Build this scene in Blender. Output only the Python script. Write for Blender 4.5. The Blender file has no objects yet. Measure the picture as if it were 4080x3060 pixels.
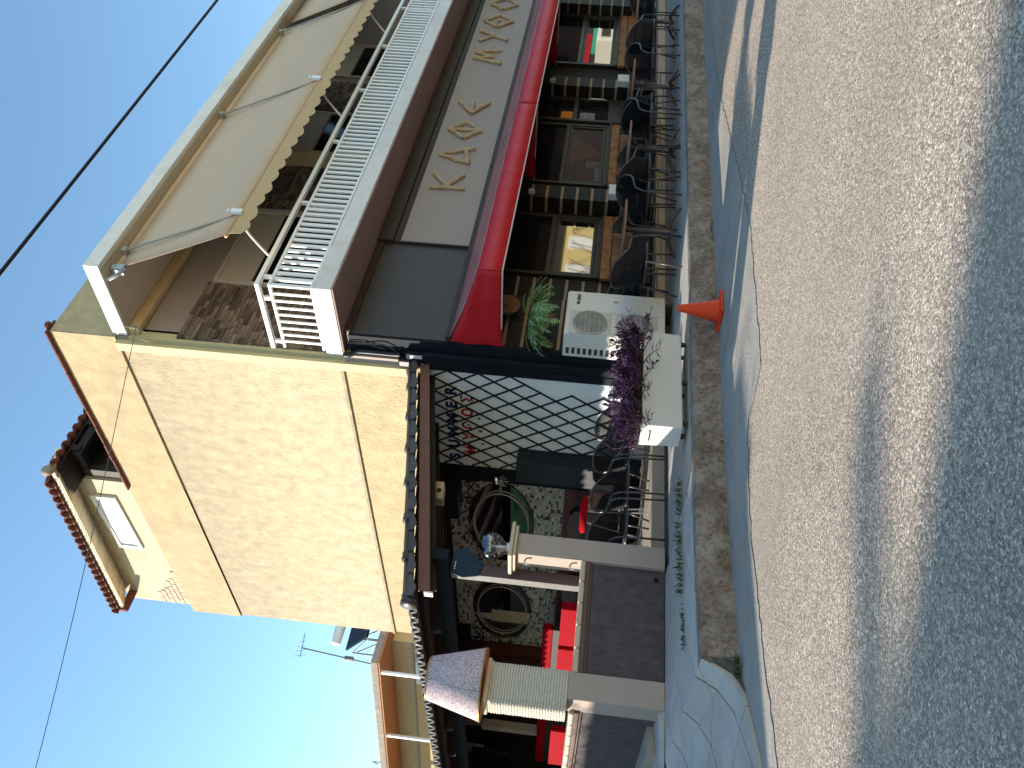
import bpy, math, random
from mathutils import Vector, Matrix
random.seed(7)
R = math.radians
PI = math.pi
sc = bpy.context.scene
col = sc.collection

# ------------------------------------------------------------------ camera
cam_d = bpy.data.cameras.new('camera')
cam_d.sensor_fit = 'HORIZONTAL'; cam_d.sensor_width = 36.0; cam_d.lens = 30.14
cam_d.clip_start = 0.05; cam_d.clip_end = 3000
cam = bpy.data.objects.new('camera', cam_d); col.objects.link(cam)
rx = Vector((0.7151, -0.6935, 0.0907)); up = Vector((-0.1230, 0.0029, 0.9924)); fw = Vector((0.6881, 0.7205, 0.0832))
# the phone was held on its side: picture-right is scene-down, picture-up is scene-right
bx, by, bz = -up, rx, -fw
m = Matrix(((bx.x, by.x, bz.x, 0), (bx.y, by.y, bz.y, 0), (bx.z, by.z, bz.z, 1.05), (0, 0, 0, 1)))
cam.matrix_world = m
sc.camera = cam

# ------------------------------------------------------------------ light
SUN_EL = 18.2
sun_dir = Vector((-0.63, 0.777, 0)).normalized() * math.cos(R(SUN_EL)); sun_dir.z = math.sin(R(SUN_EL))
w = bpy.data.worlds.new('World'); sc.world = w; w.use_nodes = True
nt = w.node_tree; bg = nt.nodes['Background']
sky = nt.nodes.new('ShaderNodeTexSky'); sky.sky_type = 'NISHITA'; sky.sun_disc = False
sky.sun_elevation = R(SUN_EL); sky.sun_rotation = math.atan2(sun_dir.x, sun_dir.y)
sky.air_density = 0.85; sky.dust_density = 0.0; sky.ozone_density = 1.5
tint = nt.nodes.new('ShaderNodeMix'); tint.data_type = 'RGBA'; tint.blend_type = 'MULTIPLY'; tint.inputs['Factor'].default_value = 1
tint.inputs['B'].default_value = (.88, .985, .93, 1)
nt.links.new(sky.outputs[0], tint.inputs['A']); nt.links.new(tint.outputs['Result'], bg.inputs[0]); bg.inputs[1].default_value = 0.143
sl = bpy.data.lights.new('sun', 'SUN'); sl.energy = 4.05; sl.angle = R(0.75); sl.color = (1.0, 0.89, 0.75)
so = bpy.data.objects.new('sun', sl); col.objects.link(so)
so.rotation_euler = sun_dir.to_track_quat('Z', 'Y').to_euler()
sc.view_settings.view_transform = 'Standard'; sc.view_settings.look = 'None'
sc.view_settings.gamma = 1; sc.view_settings.use_curve_mapping = False
sc.view_settings.exposure = 1.33
sc.cycles.max_bounces = 8; sc.cycles.transparent_max_bounces = 12

# ------------------------------------------------------------------ helpers
BASE = {}
class MB:
    def __init__(s): s.v = []; s.f = []; s.mi = []; s.cm = 0
    def add(s, vs, fs):
        n = len(s.v); s.v += [tuple(v) for v in vs]
        for f in fs: s.f.append([i + n for i in f]); s.mi.append(s.cm)
        return s
    def box(s, x0, x1, y0, y1, z0, z1):
        return s.add([(x0,y0,z0),(x1,y0,z0),(x1,y1,z0),(x0,y1,z0),(x0,y0,z1),(x1,y0,z1),(x1,y1,z1),(x0,y1,z1)],
            [(0,3,2,1),(4,5,6,7),(0,1,5,4),(1,2,6,5),(2,3,7,6),(3,0,4,7)])
    def hexa(s, b, t):      # bottom 4 (ccw) and top 4
        return s.add(list(b)+list(t), [(0,3,2,1),(4,5,6,7),(0,1,5,4),(1,2,6,5),(2,3,7,6),(3,0,4,7)])
    def bar(s, a, b, wx, wz, upv=(0,0,1)):
        a=Vector(a); b=Vector(b); d=(b-a).normalized(); u=Vector(upv)
        if abs(d.dot(u))>.98: u=Vector((0,1,0))
        sd=d.cross(u).normalized()*wx/2; u=sd.cross(d).normalized()*wz/2
        return s.hexa([a-sd-u,a+sd-u,b+sd-u,b-sd-u],[a-sd+u,a+sd+u,b+sd+u,b-sd+u])
    def tube(s, pts, r, n=8, closed=False, cap=True):
        pts=[Vector(p) for p in pts]; m=len(pts); rs=r if isinstance(r,(list,tuple)) else [r]*m
        prev=None; vs=[]
        for i,p in enumerate(pts):
            if closed: d=pts[(i+1)%m]-pts[i-1]
            else: d=pts[min(i+1,m-1)]-pts[max(i-1,0)]
            d.normalize()
            if prev is None:
                u=Vector((0,0,1)) if abs(d.z)<.9 else Vector((1,0,0))
                u=(u-d*u.dot(d)).normalized()
            else:
                u=(prev-d*prev.dot(d)); u=u.normalized() if u.length>1e-6 else prev
            prev=u; t=d.cross(u)
            for k in range(n):
                a=2*PI*k/n; vs.append(p+(u*math.cos(a)+t*math.sin(a))*rs[i])
        fs=[]
        for i in range(m if closed else m-1):
            j=(i+1)%m
            for k in range(n):
                l=(k+1)%n; fs.append((i*n+k,i*n+l,j*n+l,j*n+k))
        if cap and not closed:
            fs.append(tuple(range(n-1,-1,-1))); fs.append(tuple((m-1)*n+k for k in range(n)))
        return s.add(vs,fs)
    def lathe(s, c, prof, n=24, axis='z', caps=True):
        c=Vector(c); vs=[]; m=len(prof)
        for r,h in prof:
            for k in range(n):
                a=2*PI*k/n; x,y=r*math.cos(a),r*math.sin(a)
                vs.append(c+(Vector((x,y,h)) if axis=='z' else Vector((h,x,y)) if axis=='x' else Vector((y,h,x))))
        fs=[(i*n+k,i*n+(k+1)%n,(i+1)*n+(k+1)%n,(i+1)*n+k) for i in range(m-1) for k in range(n)]
        if caps: fs.append(tuple(range(n-1,-1,-1))); fs.append(tuple((m-1)*n+k for k in range(n)))
        return s.add(vs,fs)
    def poly(s, pts, d):    # extruded planar polygon
        n=len(pts); d=Vector(d); a=[Vector(p) for p in pts]
        return s.add(a+[p+d for p in a],[tuple(range(n-1,-1,-1)),tuple(range(n,2*n))]+[(i,(i+1)%n,n+(i+1)%n,n+i) for i in range(n)])
    def grid(s, rows, thick=None):
        m=len(rows); n=len(rows[0]); vs=[p for r in rows for p in r]
        return s.add(vs,[(i*n+j,i*n+j+1,(i+1)*n+j+1,(i+1)*n+j) for i in range(m-1) for j in range(n-1)])
    def build(s, name, mat, parent=None, smooth=False, bevel=0, solid=0, sub=0):
        me=bpy.data.meshes.new(name)
        b=BASE.get(parent.name,(0,0,0)) if parent else (0,0,0)
        me.from_pydata([(x-b[0],y-b[1],z-b[2]) for x,y,z in s.v],[],s.f)
        mats=mat if isinstance(mat,(list,tuple)) else [mat]
        for mm in mats: me.materials.append(mm)
        if len(mats)>1: me.polygons.foreach_set('material_index',s.mi)
        if smooth: me.polygons.foreach_set('use_smooth',[True]*len(me.polygons))
        me.update()
        o=bpy.data.objects.new(name,me); col.objects.link(o)
        if parent: o.parent=parent; BASE[o.name]=b
        if solid:
            md=o.modifiers.new('solid','SOLIDIFY'); md.thickness=solid; md.offset=0
        if bevel:
            md=o.modifiers.new('bevel','BEVEL'); md.width=bevel; md.segments=2; md.limit_method='ANGLE'
        if sub:
            md=o.modifiers.new('sub','SUBSURF'); md.levels=sub; md.render_levels=sub
        return o
def thing(name,label,cat,base=(0,0,0),group=None):
    o=bpy.data.objects.new(name,None); col.objects.link(o); o.location=base; o.empty_display_size=.2
    BASE[o.name]=tuple(base); o['label']=label; o['category']=cat
    if group: o['group']=group
    return o
def tag(o,label,cat,group=None):
    o['label']=label; o['category']=cat
    if group: o['group']=group
    return o
def kind(o,k): o['kind']=k; return o
def dup(root,loc,rz,label):
    def cp(o,par):
        c=o.copy(); col.objects.link(c); c.parent=par
        for ch in list(o.children): cp(ch,c)
        return c
    r=cp(root,None); r.location=loc; r.rotation_euler=(0,0,rz); r['label']=label
    return r
def inst(src,loc,parent,scale=(1,1,1),rot=(0,0,0)):     # alike piece sharing mesh data
    c=src.copy(); col.objects.link(c); c.parent=parent
    b=BASE.get(parent.name,(0,0,0)) if parent else (0,0,0)
    c.location=(loc[0]-b[0],loc[1]-b[1],loc[2]-b[2]); c.scale=scale; c.rotation_euler=rot
    return c
def piece(name,mb,mat,parent,loc,**k):                  # first of a run of alike pieces: mesh about its own origin
    o=mb.build(name,mat,None,**k); o.parent=parent
    b=BASE.get(parent.name,(0,0,0)) if parent else (0,0,0)
    o.location=(loc[0]-b[0],loc[1]-b[1],loc[2]-b[2]); return o
def arc(c,r,a0,a1,n,plane='xz'):
    out=[]
    for i in range(n+1):
        a=R(a0+(a1-a0)*i/n); x,y=r*math.cos(a),r*math.sin(a)
        out.append((c[0]+x,c[1],c[2]+y) if plane=='xz' else (c[0],c[1]+x,c[2]+y) if plane=='yz' else (c[0]+x,c[1]+y,c[2]))
    return out
def spline(pts,n=6):
    P=[Vector(p) for p in pts]; out=[]
    for i in range(len(P)-1):
        p0=P[max(i-1,0)];p1=P[i];p2=P[i+1];p3=P[min(i+2,len(P)-1)]
        for k in range(n):
            t=k/n; out.append(.5*((2*p1)+(p2-p0)*t+(2*p0-5*p1+4*p2-p3)*t*t+(3*p1-p0-3*p2+p3)*t**3))
    out.append(P[-1]); return out

# ------------------------------------------------------------------ materials
def M(name,c,rough=.6,var=.12,scale=6,bump=0,bscale=60,metal=0,rand=0,spec=.25,stretch=(1,1,1),dirt=None,dscale=2.5,emit=0,hue=None):
    m=bpy.data.materials.new(name); m.use_nodes=True; t=m.node_tree; N=t.nodes; L=t.links.new
    p=N['Principled BSDF']; p.inputs['Roughness'].default_value=rough; p.inputs['Metallic'].default_value=metal
    p.inputs['Specular IOR Level'].default_value=spec
    tc=N.new('ShaderNodeTexCoord'); mp=N.new('ShaderNodeMapping'); mp.inputs['Scale'].default_value=stretch
    L(tc.outputs['Object'],mp.inputs[0])
    n1=N.new('ShaderNodeTexNoise'); n1.inputs['Scale'].default_value=scale; n1.inputs['Detail'].default_value=6; n1.inputs['Roughness'].default_value=.65
    L(mp.outputs[0],n1.inputs['Vector'])
    mr=N.new('ShaderNodeMapRange'); mr.inputs['From Min'].default_value=.3; mr.inputs['From Max'].default_value=.7
    mr.inputs['To Min'].default_value=1-var; mr.inputs['To Max'].default_value=1+var; L(n1.outputs['Fac'],mr.inputs['Value'])
    cur=mr.outputs['Result']
    if rand:
        oi=N.new('ShaderNodeObjectInfo'); ge=N.new('ShaderNodeNewGeometry')
        ad=N.new('ShaderNodeMath'); ad.operation='ADD'; L(oi.outputs['Random'],ad.inputs[0]); L(ge.outputs['Random Per Island'],ad.inputs[1])
        fr=N.new('ShaderNodeMath'); fr.operation='FRACT'; L(ad.outputs[0],fr.inputs[0])
        m2=N.new('ShaderNodeMapRange'); m2.inputs['To Min'].default_value=1-rand; m2.inputs['To Max'].default_value=1+rand; L(fr.outputs[0],m2.inputs['Value'])
        mu=N.new('ShaderNodeMath'); mu.operation='MULTIPLY'; L(cur,mu.inputs[0]); L(m2.outputs[0],mu.inputs[1]); cur=mu.outputs[0]
    vm=N.new('ShaderNodeVectorMath'); vm.operation='SCALE'; vm.inputs[0].default_value=c; L(cur,vm.inputs['Scale'])
    out=vm.outputs[0]
    if hue and rand:
        mx=N.new('ShaderNodeMix'); mx.data_type='RGBA'; mx.inputs['A'].default_value=(*c,1); mx.inputs['B'].default_value=(*hue,1)
        f2=N.new('ShaderNodeMath'); f2.operation='MULTIPLY'; f2.inputs[1].default_value=7.31; L(ad.outputs[0],f2.inputs[0])
        f3=N.new('ShaderNodeMath'); f3.operation='FRACT'; L(f2.outputs[0],f3.inputs[0]); L(f3.outputs[0],mx.inputs['Factor'])
        L(mx.outputs['Result'],vm.inputs[0])
    if dirt:
        n3=N.new('ShaderNodeTexNoise'); n3.inputs['Scale'].default_value=dscale; n3.inputs['Detail'].default_value=8; n3.inputs['Roughness'].default_value=.7
        L(mp.outputs[0],n3.inputs['Vector'])
        m3=N.new('ShaderNodeMapRange'); m3.inputs['From Min'].default_value=.5; m3.inputs['From Max'].default_value=.72; L(n3.outputs['Fac'],m3.inputs['Value'])
        mx=N.new('ShaderNodeMix'); mx.data_type='RGBA'; L(m3.outputs[0],mx.inputs['Factor']); L(out,mx.inputs['A']); mx.inputs['B'].default_value=(*dirt,1)
        out=mx.outputs['Result']
    L(out,p.inputs['Base Color'])
    if bump:
        n2=N.new('ShaderNodeTexNoise'); n2.inputs['Scale'].default_value=bscale; n2.inputs['Detail'].default_value=4
        L(mp.outputs[0],n2.inputs['Vector'])
        b=N.new('ShaderNodeBump'); b.inputs['Strength'].default_value=bump; b.inputs['Distance'].default_value=.02
        L(n2.outputs['Fac'],b.inputs['Height']); L(b.outputs[0],p.inputs['Normal'])
    if emit:
        p.inputs['Emission Color'].default_value=(*c,1); p.inputs['Emission Strength'].default_value=emit
    return m
def nodes(m): return m.node_tree.nodes, m.node_tree.links.new, m.node_tree.nodes['Principled BSDF']

def stucco(name,c,stain,z0,z1,amt=.8):
    """rough-cast render with rain streaks running down from a moulding (object z in metres)"""
    m=M(name,c,.9,.2,5,.9,34)
    N,L,p=nodes(m); src=p.inputs['Base Color'].links[0].from_socket
    tc=N.new('ShaderNodeTexCoord'); mp=N.new('ShaderNodeMapping'); mp.inputs['Scale'].default_value=(3.2,3.2,1.1); L(tc.outputs['Object'],mp.inputs[0])
    n=N.new('ShaderNodeTexNoise'); n.inputs['Scale'].default_value=2.2; n.inputs['Detail'].default_value=10; n.inputs['Roughness'].default_value=.78; L(mp.outputs[0],n.inputs['Vector'])
    sx=N.new('ShaderNodeSeparateXYZ'); L(tc.outputs['Object'],sx.inputs[0])
    g=N.new('ShaderNodeMapRange'); g.inputs['From Min'].default_value=z0; g.inputs['From Max'].default_value=z1; g.inputs['To Min'].default_value=-.25; g.inputs['To Max'].default_value=.22; L(sx.outputs['Z'],g.inputs['Value'])
    a=N.new('ShaderNodeMath'); a.operation='ADD'; L(n.outputs['Fac'],a.inputs[0]); L(g.outputs[0],a.inputs[1])
    r=N.new('ShaderNodeMapRange'); r.inputs['From Min'].default_value=.42; r.inputs['From Max'].default_value=.8; r.inputs['To Max'].default_value=amt; L(a.outputs[0],r.inputs['Value'])
    mx=N.new('ShaderNodeMix'); mx.data_type='RGBA'; L(r.outputs[0],mx.inputs['Factor']); L(src,mx.inputs['A']); mx.inputs['B'].default_value=(*stain,1)
    L(mx.outputs['Result'],p.inputs['Base Color']); return m

def asphalt():
    m=M('chip_seal',(.60,.50,.40),.9,.12,.7,spec=.1)
    N,L,p=nodes(m); src=p.inputs['Base Color'].links[0].from_socket
    tc=N.new('ShaderNodeTexCoord')
    dn=N.new('ShaderNodeTexNoise'); dn.inputs['Scale'].default_value=60; dn.inputs['Detail'].default_value=3; L(tc.outputs['Object'],dn.inputs['Vector'])
    dm=N.new('ShaderNodeVectorMath'); dm.operation='MULTIPLY_ADD'; L(dn.outputs['Color'],dm.inputs[0]); dm.inputs[1].default_value=(.02,.02,.02); L(tc.outputs['Object'],dm.inputs[2])
    cur=None; hs=None
    for s_,lo,hi in ((85,.62,1.2),(150,.75,1.15)):
        v=N.new('ShaderNodeTexVoronoi'); v.inputs['Scale'].default_value=s_; L(dm.outputs[0],v.inputs['Vector'])
        sep=N.new('ShaderNodeSeparateColor'); L(v.outputs['Color'],sep.inputs[0])
        pw=N.new('ShaderNodeMath'); pw.operation='POWER'; pw.inputs[1].default_value=1.6; L(sep.outputs[0],pw.inputs[0])
        r=N.new('ShaderNodeMapRange'); r.inputs['To Min'].default_value=lo; r.inputs['To Max'].default_value=hi+.25; L(pw.outputs[0],r.inputs['Value'])
        d=N.new('ShaderNodeMapRange'); d.inputs['From Min'].default_value=.3; d.inputs['From Max'].default_value=.8; d.inputs['To Min'].default_value=1.0; d.inputs['To Max'].default_value=.62; L(v.outputs['Distance'],d.inputs['Value'])
        mu=N.new('ShaderNodeMath'); mu.operation='MULTIPLY'; L(r.outputs[0],mu.inputs[0]); L(d.outputs[0],mu.inputs[1])
        if cur is None: cur=mu.outputs[0]; hs=(sep.outputs[1],v.outputs['Distance'])
        else:
            m2=N.new('ShaderNodeMath'); m2.operation='MULTIPLY'; L(cur,m2.inputs[0]); L(mu.outputs[0],m2.inputs[1]); cur=m2.outputs[0]
    sc_=N.new('ShaderNodeVectorMath'); sc_.operation='SCALE'; L(src,sc_.inputs[0]); L(cur,sc_.inputs['Scale'])
    # patches worn smoother and darker, and a few oil spots
    out=sc_.outputs[0]
    for s_,a_,b_,c,f in ((.9,.50,.75,(.36,.31,.255),.5),(3.3,.74,.8,(.07,.07,.07),.7)):
        n=N.new('ShaderNodeTexNoise'); n.inputs['Scale'].default_value=s_; n.inputs['Detail'].default_value=5; L(tc.outputs['Object'],n.inputs['Vector'])
        q=N.new('ShaderNodeMapRange'); q.inputs['From Min'].default_value=a_; q.inputs['From Max'].default_value=b_; q.inputs['To Max'].default_value=f; L(n.outputs['Fac'],q.inputs['Value'])
        mx=N.new('ShaderNodeMix'); mx.data_type='RGBA'; L(q.outputs[0],mx.inputs['Factor']); L(out,mx.inputs['A']); mx.inputs['B'].default_value=(*c,1); out=mx.outputs['Result']
    L(out,p.inputs['Base Color'])
    h=N.new('ShaderNodeMath'); h.operation='SUBTRACT'; L(hs[0],h.inputs[0]); L(hs[1],h.inputs[1])
    b=N.new('ShaderNodeBump'); b.inputs['Strength'].default_value=.4; b.inputs['Distance'].default_value=.004
    L(h.outputs[0],b.inputs['Height']); L(b.outputs[0],p.inputs['Normal'])
    return m
def kerbmat():
    m=M('old_concrete',(.36,.30,.245),.9,.2,9,.8,50)
    N,L,p=nodes(m); src=p.inputs['Base Color'].links[0].from_socket
    tc=N.new('ShaderNodeTexCoord')
    for s_,c,a,b in ((3.6,(.13,.085,.055),.40,.58),(6.5,(.20,.095,.045),.52,.64),(26,(.055,.045,.035),.50,.64)):
        n=N.new('ShaderNodeTexNoise'); n.inputs['Scale'].default_value=s_; n.inputs['Detail'].default_value=9; n.inputs['Roughness'].default_value=.75; L(tc.outputs['Object'],n.inputs['Vector'])
        q=N.new('ShaderNodeMapRange'); q.inputs['From Min'].default_value=a; q.inputs['From Max'].default_value=b; q.inputs['To Max'].default_value=.7; L(n.outputs['Fac'],q.inputs['Value'])
        mx=N.new('ShaderNodeMix'); mx.data_type='RGBA'; L(q.outputs[0],mx.inputs['Factor']); L(src,mx.inputs['A']); mx.inputs['B'].default_value=(*c,1); src=mx.outputs['Result']
    L(src,p.inputs['Base Color']); return m
def weave(name,c,s,holes=False):
    m=M(name,c,.55,.2,30,spec=.12)
    N,L,p=nodes(m); tc=N.new('ShaderNodeTexCoord'); src=p.inputs['Base Color'].links[0].from_socket
    ch=N.new('ShaderNodeTexWave'); ch.bands_direction='Z'; ch.inputs['Scale'].default_value=s; ch.inputs['Distortion'].default_value=1.5; L(tc.outputs['Object'],ch.inputs['Vector'])
    c2=N.new('ShaderNodeTexWave'); c2.bands_direction='X'; c2.inputs['Scale'].default_value=s; L(tc.outputs['Object'],c2.inputs['Vector'])
    a=N.new('ShaderNodeMath'); a.operation='MULTIPLY'; L(ch.outputs['Fac'],a.inputs[0]); L(c2.outputs['Fac'],a.inputs[1])
    b=N.new('ShaderNodeBump'); b.inputs['Strength'].default_value=.9; b.inputs['Distance'].default_value=.01; L(a.outputs[0],b.inputs['Height']); L(b.outputs[0],p.inputs['Normal'])
    r=N.new('ShaderNodeMapRange'); r.inputs['To Min'].default_value=.5; r.inputs['To Max'].default_value=1.7; L(a.outputs[0],r.inputs['Value'])
    v=N.new('ShaderNodeVectorMath'); v.operation='SCALE'; L(src,v.inputs[0]); L(r.outputs[0],v.inputs['Scale']); L(v.outputs[0],p.inputs['Base Color'])
    if holes:
        g=N.new('ShaderNodeMath'); g.operation='GREATER_THAN'; g.inputs[1].default_value=.025; L(a.outputs[0],g.inputs[0]); L(g.outputs[0],p.inputs['Alpha'])
    return m
def floral(name,a,bc,s):
    m=M(name,a,.8,.06,5,.2,150)
    N,L,p=nodes(m); tc=N.new('ShaderNodeTexCoord'); src=p.inputs['Base Color'].links[0].from_socket
    n=N.new('ShaderNodeTexNoise'); n.inputs['Scale'].default_value=s; n.inputs['Detail'].default_value=2; n.inputs['Distortion'].default_value=2.2; L(tc.outputs['Object'],n.inputs['Vector'])
    q=N.new('ShaderNodeValToRGB'); e=q.color_ramp.elements; e[0].position=.50; e[0].color=(0,0,0,1); e[1].position=.56; e[1].color=(1,1,1,1)
    x=e.new(.62); x.color=(1,1,1,1); y=e.new(.66); y.color=(0,0,0,1); L(n.outputs['Fac'],q.inputs[0])
    mx=N.new('ShaderNodeMix'); mx.data_type='RGBA'; L(q.outputs[0],mx.inputs['Factor']); L(src,mx.inputs['A']); mx.inputs['B'].default_value=(*bc,1)
    L(mx.outputs['Result'],p.inputs['Base Color']); return m
def mirror(name,c,rough=.02):
    m=M(name,c,rough,.02,3,metal=1); return m

m_road=asphalt(); m_kerb=kerbmat()
m_conc=M('smooth_concrete',(.40,.38,.345),.85,.12,1.5,.25,30,dirt=(.28,.26,.23),dscale=1.4)
m_slab=M('pavement_concrete',(.47,.44,.39),.85,.08,2,.2,40,rand=.05,dirt=(.36,.33,.29),dscale=2.2)
m_joint=M('joint_earth',(.10,.095,.085),.95,.3,12)
m_gutter=M('gutter_cement',(.34,.315,.275),.9,.12,1.2,.35,30,dirt=(.24,.22,.195),dscale=1.6)
m_wall=stucco('rough_cast_yellow',(.49,.405,.275),(.25,.205,.145),-3.6,-.05,.62)
m_wall2=M('rough_cast_lower',(.45,.36,.215),.9,.18,3,.9,26)
m_band=M('yellow_band',(.42,.325,.195),.88,.14,4,.5,30,dirt=(.31,.25,.15),dscale=1.2)
m_trim=M('pale_yellow_paint',(.55,.48,.27),.75,.05,4,.1,40)
m_white=M('white_paint_slab',(.74,.71,.67),.8,.06,5,.2,30,dirt=(.62,.58,.53),dscale=1.5)
m_brownsoff=M('brown_soffit_paint',(.36,.245,.205),.85,.12,4,.3,30,dirt=(.31,.22,.17),dscale=6,stretch=(.3,3,3))
m_ceil=M('cream_ceiling_paint',(.50,.43,.33),.85,.06,3,.1,30)
m_upwall=M('taupe_wall_paint',(.33,.27,.23),.85,.06,3,.1,30)
m_stain=M('ochre_cornice',(.50,.37,.19),.85,.12,5,.1,30)
m_stone=M('split_stone',(.20,.145,.105),.85,.25,14,.6,40,rand=.5,hue=(.13,.10,.08))
m_canvas=M('beige_canvas',(.57,.42,.30),.8,.05,2,.05,200)
m_valance=M('ochre_canvas',(.54,.37,.20),.8,.05,2,.05,200)
m_alu=M('white_aluminium',(.80,.79,.77),.4,.04,3)
m_aludark=M('grey_aluminium',(.34,.33,.31),.4,.05,3)
m_cream_alu=M('cream_shutter',(.52,.46,.36),.5,.04,3)
m_steel=M('galvanised_steel',(.45,.46,.47),.4,.1,8,metal=.7)
m_sign=M('taupe_sign_board',(.32,.265,.23),.6,.04,2)
m_signdark=M('charcoal_panel',(.052,.042,.039),.45,.08,2)
m_hood=M('dark_brown_hood',(.04,.028,.025),.6,.1,4)
m_drift=M('driftwood',(.52,.385,.225),.8,.3,25,.9,45,dirt=(.22,.15,.09),dscale=30)
m_red=M('red_awning_vinyl',(.50,.014,.018),.5,.06,3,.18,7,stretch=(1,1,.4))
m_redtop=M('red_awning_painted_sheen',(.42,.17,.17),.45,.06,3,.15,5)  # awning red greyed to pink: sky sheen put into the colour
m_redin=M('red_awning_inside',(.36,.012,.015),.6,.06,3)
m_piping=M('white_piping',(.62,.55,.46),.6,.05,5)
m_dark=M('dark_cafe_wall',(.016,.013,.012),.7,.15,6,.1,30)
m_tile=M('dark_wall_tile',(.013,.010,.0095),.6,.2,6,.1,40,rand=.25)
m_grout=M('light_tile_joint',(.30,.22,.17),.75,.1,10)
m_frame=M('bronze_window_frame',(.032,.026,.022),.4,.06,5)
m_glass=mirror('tinted_glass',(.27,.27,.25))
m_door=M('dark_door_glass',(.008,.008,.009),.08,.05,3,spec=.12)
m_wood=M('carved_wood',(.27,.12,.04),.6,.4,9,1.0,16,rand=.12,dirt=(.06,.03,.015),dscale=7)
m_plinth=M('beige_plinth_tile',(.44,.35,.26),.6,.12,6,.1,20,rand=.06)
m_skirt=M('brown_step_tile',(.17,.125,.105),.6,.12,5,rand=.05)
m_ac=M('ac_enamel',(.68,.66,.60),.4,.03,2)
m_acdark=M('ac_dark_inside',(.05,.047,.043),.7,.1,5)
m_acgrill=M('ac_grille_plastic',(.56,.53,.47),.45,.03,3)
m_navy=M('navy_black_paint',(.012,.015,.022),.6,.15,6,spec=.08)
m_pipeblk=M('black_pipe',(.018,.02,.025),.4,.2,8)
m_latt=M('white_plaster',(.80,.86,.88),.85,.05,3,.35,18,dirt=(.70,.74,.75),dscale=2)
m_rod=M('black_iron',(.014,.013,.018),.5,.2,20)
m_blue=M('blue_letters',(.014,.018,.11),.7,.1,20)
m_redl=M('red_letters',(.33,.012,.018),.7,.1,20)
m_mos=M('mosaic_stone',(.50,.49,.46),.7,.15,20,.2,60,rand=.3,hue=(.40,.37,.32))
m_mosd=M('mosaic_dark_stone',(.075,.058,.05),.6,.3,20,.2,60,rand=.4)
m_mosg=M('mosaic_grout',(.30,.28,.25),.9,.1,20)
m_mirror=mirror('mirror_glass',(.82,.84,.83),.01)
m_ring=M('pale_ring',(.42,.40,.34),.5,.1,10)
m_pil=M('taupe_pillar_paint',(.40,.33,.285),.8,.05,4,.15,40)
m_lowall=M('dark_scratch_render',(.098,.083,.088),.95,.3,14,1.0,45,stretch=(1,1,.5))
m_mould=M('brown_moulding',(.13,.085,.07),.7,.15,6)
m_capt=M('cream_cap_tile',(.55,.46,.34),.45,.07,8,rand=.05)
m_rope=M('cotton_rope',(.62,.57,.47),.9,.12,40,.4,120)
N_,L_,p_=nodes(m_rope); tc_=N_.new('ShaderNodeTexCoord'); mp_=N_.new('ShaderNodeMapping'); mp_.inputs['Rotation'].default_value=(R(35),R(35),R(45)); L_(tc_.outputs['Object'],mp_.inputs[0])
wv=N_.new('ShaderNodeTexWave'); wv.inputs['Scale'].default_value=16; L_(mp_.outputs[0],wv.inputs['Vector']); bb=N_.new('ShaderNodeBump'); bb.inputs['Strength'].default_value=.6; bb.inputs['Distance'].default_value=.006
L_(wv.outputs['Fac'],bb.inputs['Height']); L_(bb.outputs[0],p_.inputs['Normal'])
m_shade=floral('floral_lampshade',(.60,.49,.49),(.27,.21,.26),30)
m_brass=M('old_brass',(.42,.25,.09),.35,.3,15,metal=.6)
def clear(name,tint,refl):
    m=bpy.data.materials.new(name); m.use_nodes=True; t=m.node_tree; t.nodes.remove(t.nodes['Principled BSDF']); L=t.links.new
    tr_=t.nodes.new('ShaderNodeBsdfTransparent'); tr_.inputs[0].default_value=(*tint,1)
    gl=t.nodes.new('ShaderNodeBsdfGlossy'); gl.inputs['Roughness'].default_value=.03; gl.inputs[0].default_value=(.95,.97,1,1)
    lw=t.nodes.new('ShaderNodeLayerWeight'); lw.inputs['Blend'].default_value=.4
    mr=t.nodes.new('ShaderNodeMapRange'); mr.inputs['To Min'].default_value=refl; mr.inputs['To Max'].default_value=.38; L(lw.outputs['Facing'],mr.inputs['Value'])
    ge=t.nodes.new('ShaderNodeNewGeometry'); iv=t.nodes.new('ShaderNodeMath'); iv.operation='SUBTRACT'; iv.inputs[0].default_value=1; L(ge.outputs['Backfacing'],iv.inputs[1])
    mm=t.nodes.new('ShaderNodeMath'); mm.operation='MULTIPLY'; L(mr.outputs[0],mm.inputs[0]); L(iv.outputs[0],mm.inputs[1]); mr=mm
    mx=t.nodes.new('ShaderNodeMixShader'); L(mr.outputs[0],mx.inputs[0]); L(tr_.outputs[0],mx.inputs[1]); L(gl.outputs[0],mx.inputs[2]); L(mx.outputs[0],t.nodes['Material Output'].inputs[0])
    return m
m_bulb=clear('clear_bulb_glass',(.78,.80,.82),.14)
m_clear=clear('shop_window_glass',(.6,.6,.58),.09)
m_rtile=M('charcoal_roof_tile',(.075,.066,.06),.4,.25,10,.15,30,rand=.25)
m_terra=M('terracotta_tile',(.20,.072,.055),.7,.25,9,.2,30,rand=.2,dirt=(.12,.06,.05),dscale=8)
m_terradk=M('old_terracotta_coping',(.17,.06,.045),.8,.25,9,.2,30,rand=.15)
m_soffwood=M('pale_soffit_boards',(.80,.68,.48),.75,.15,5,rand=.12)
m_beam=M('dark_roof_beam',(.02,.013,.012),.6,.2,8)
m_deck=M('dark_roof_deck',(.012,.010,.011),.6,.25,6)
m_fascia=M('brown_fascia_board',(.16,.075,.05),.6,.15,5,.1,20)
m_post=M('mauve_steel_post',(.10,.068,.072),.5,.1,5)
m_postlit=M('painted_sunlit_post',(.16,.155,.15),.6,.25,12)  # paler grey for the post's sunward side, sunlight put into the colour
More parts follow.
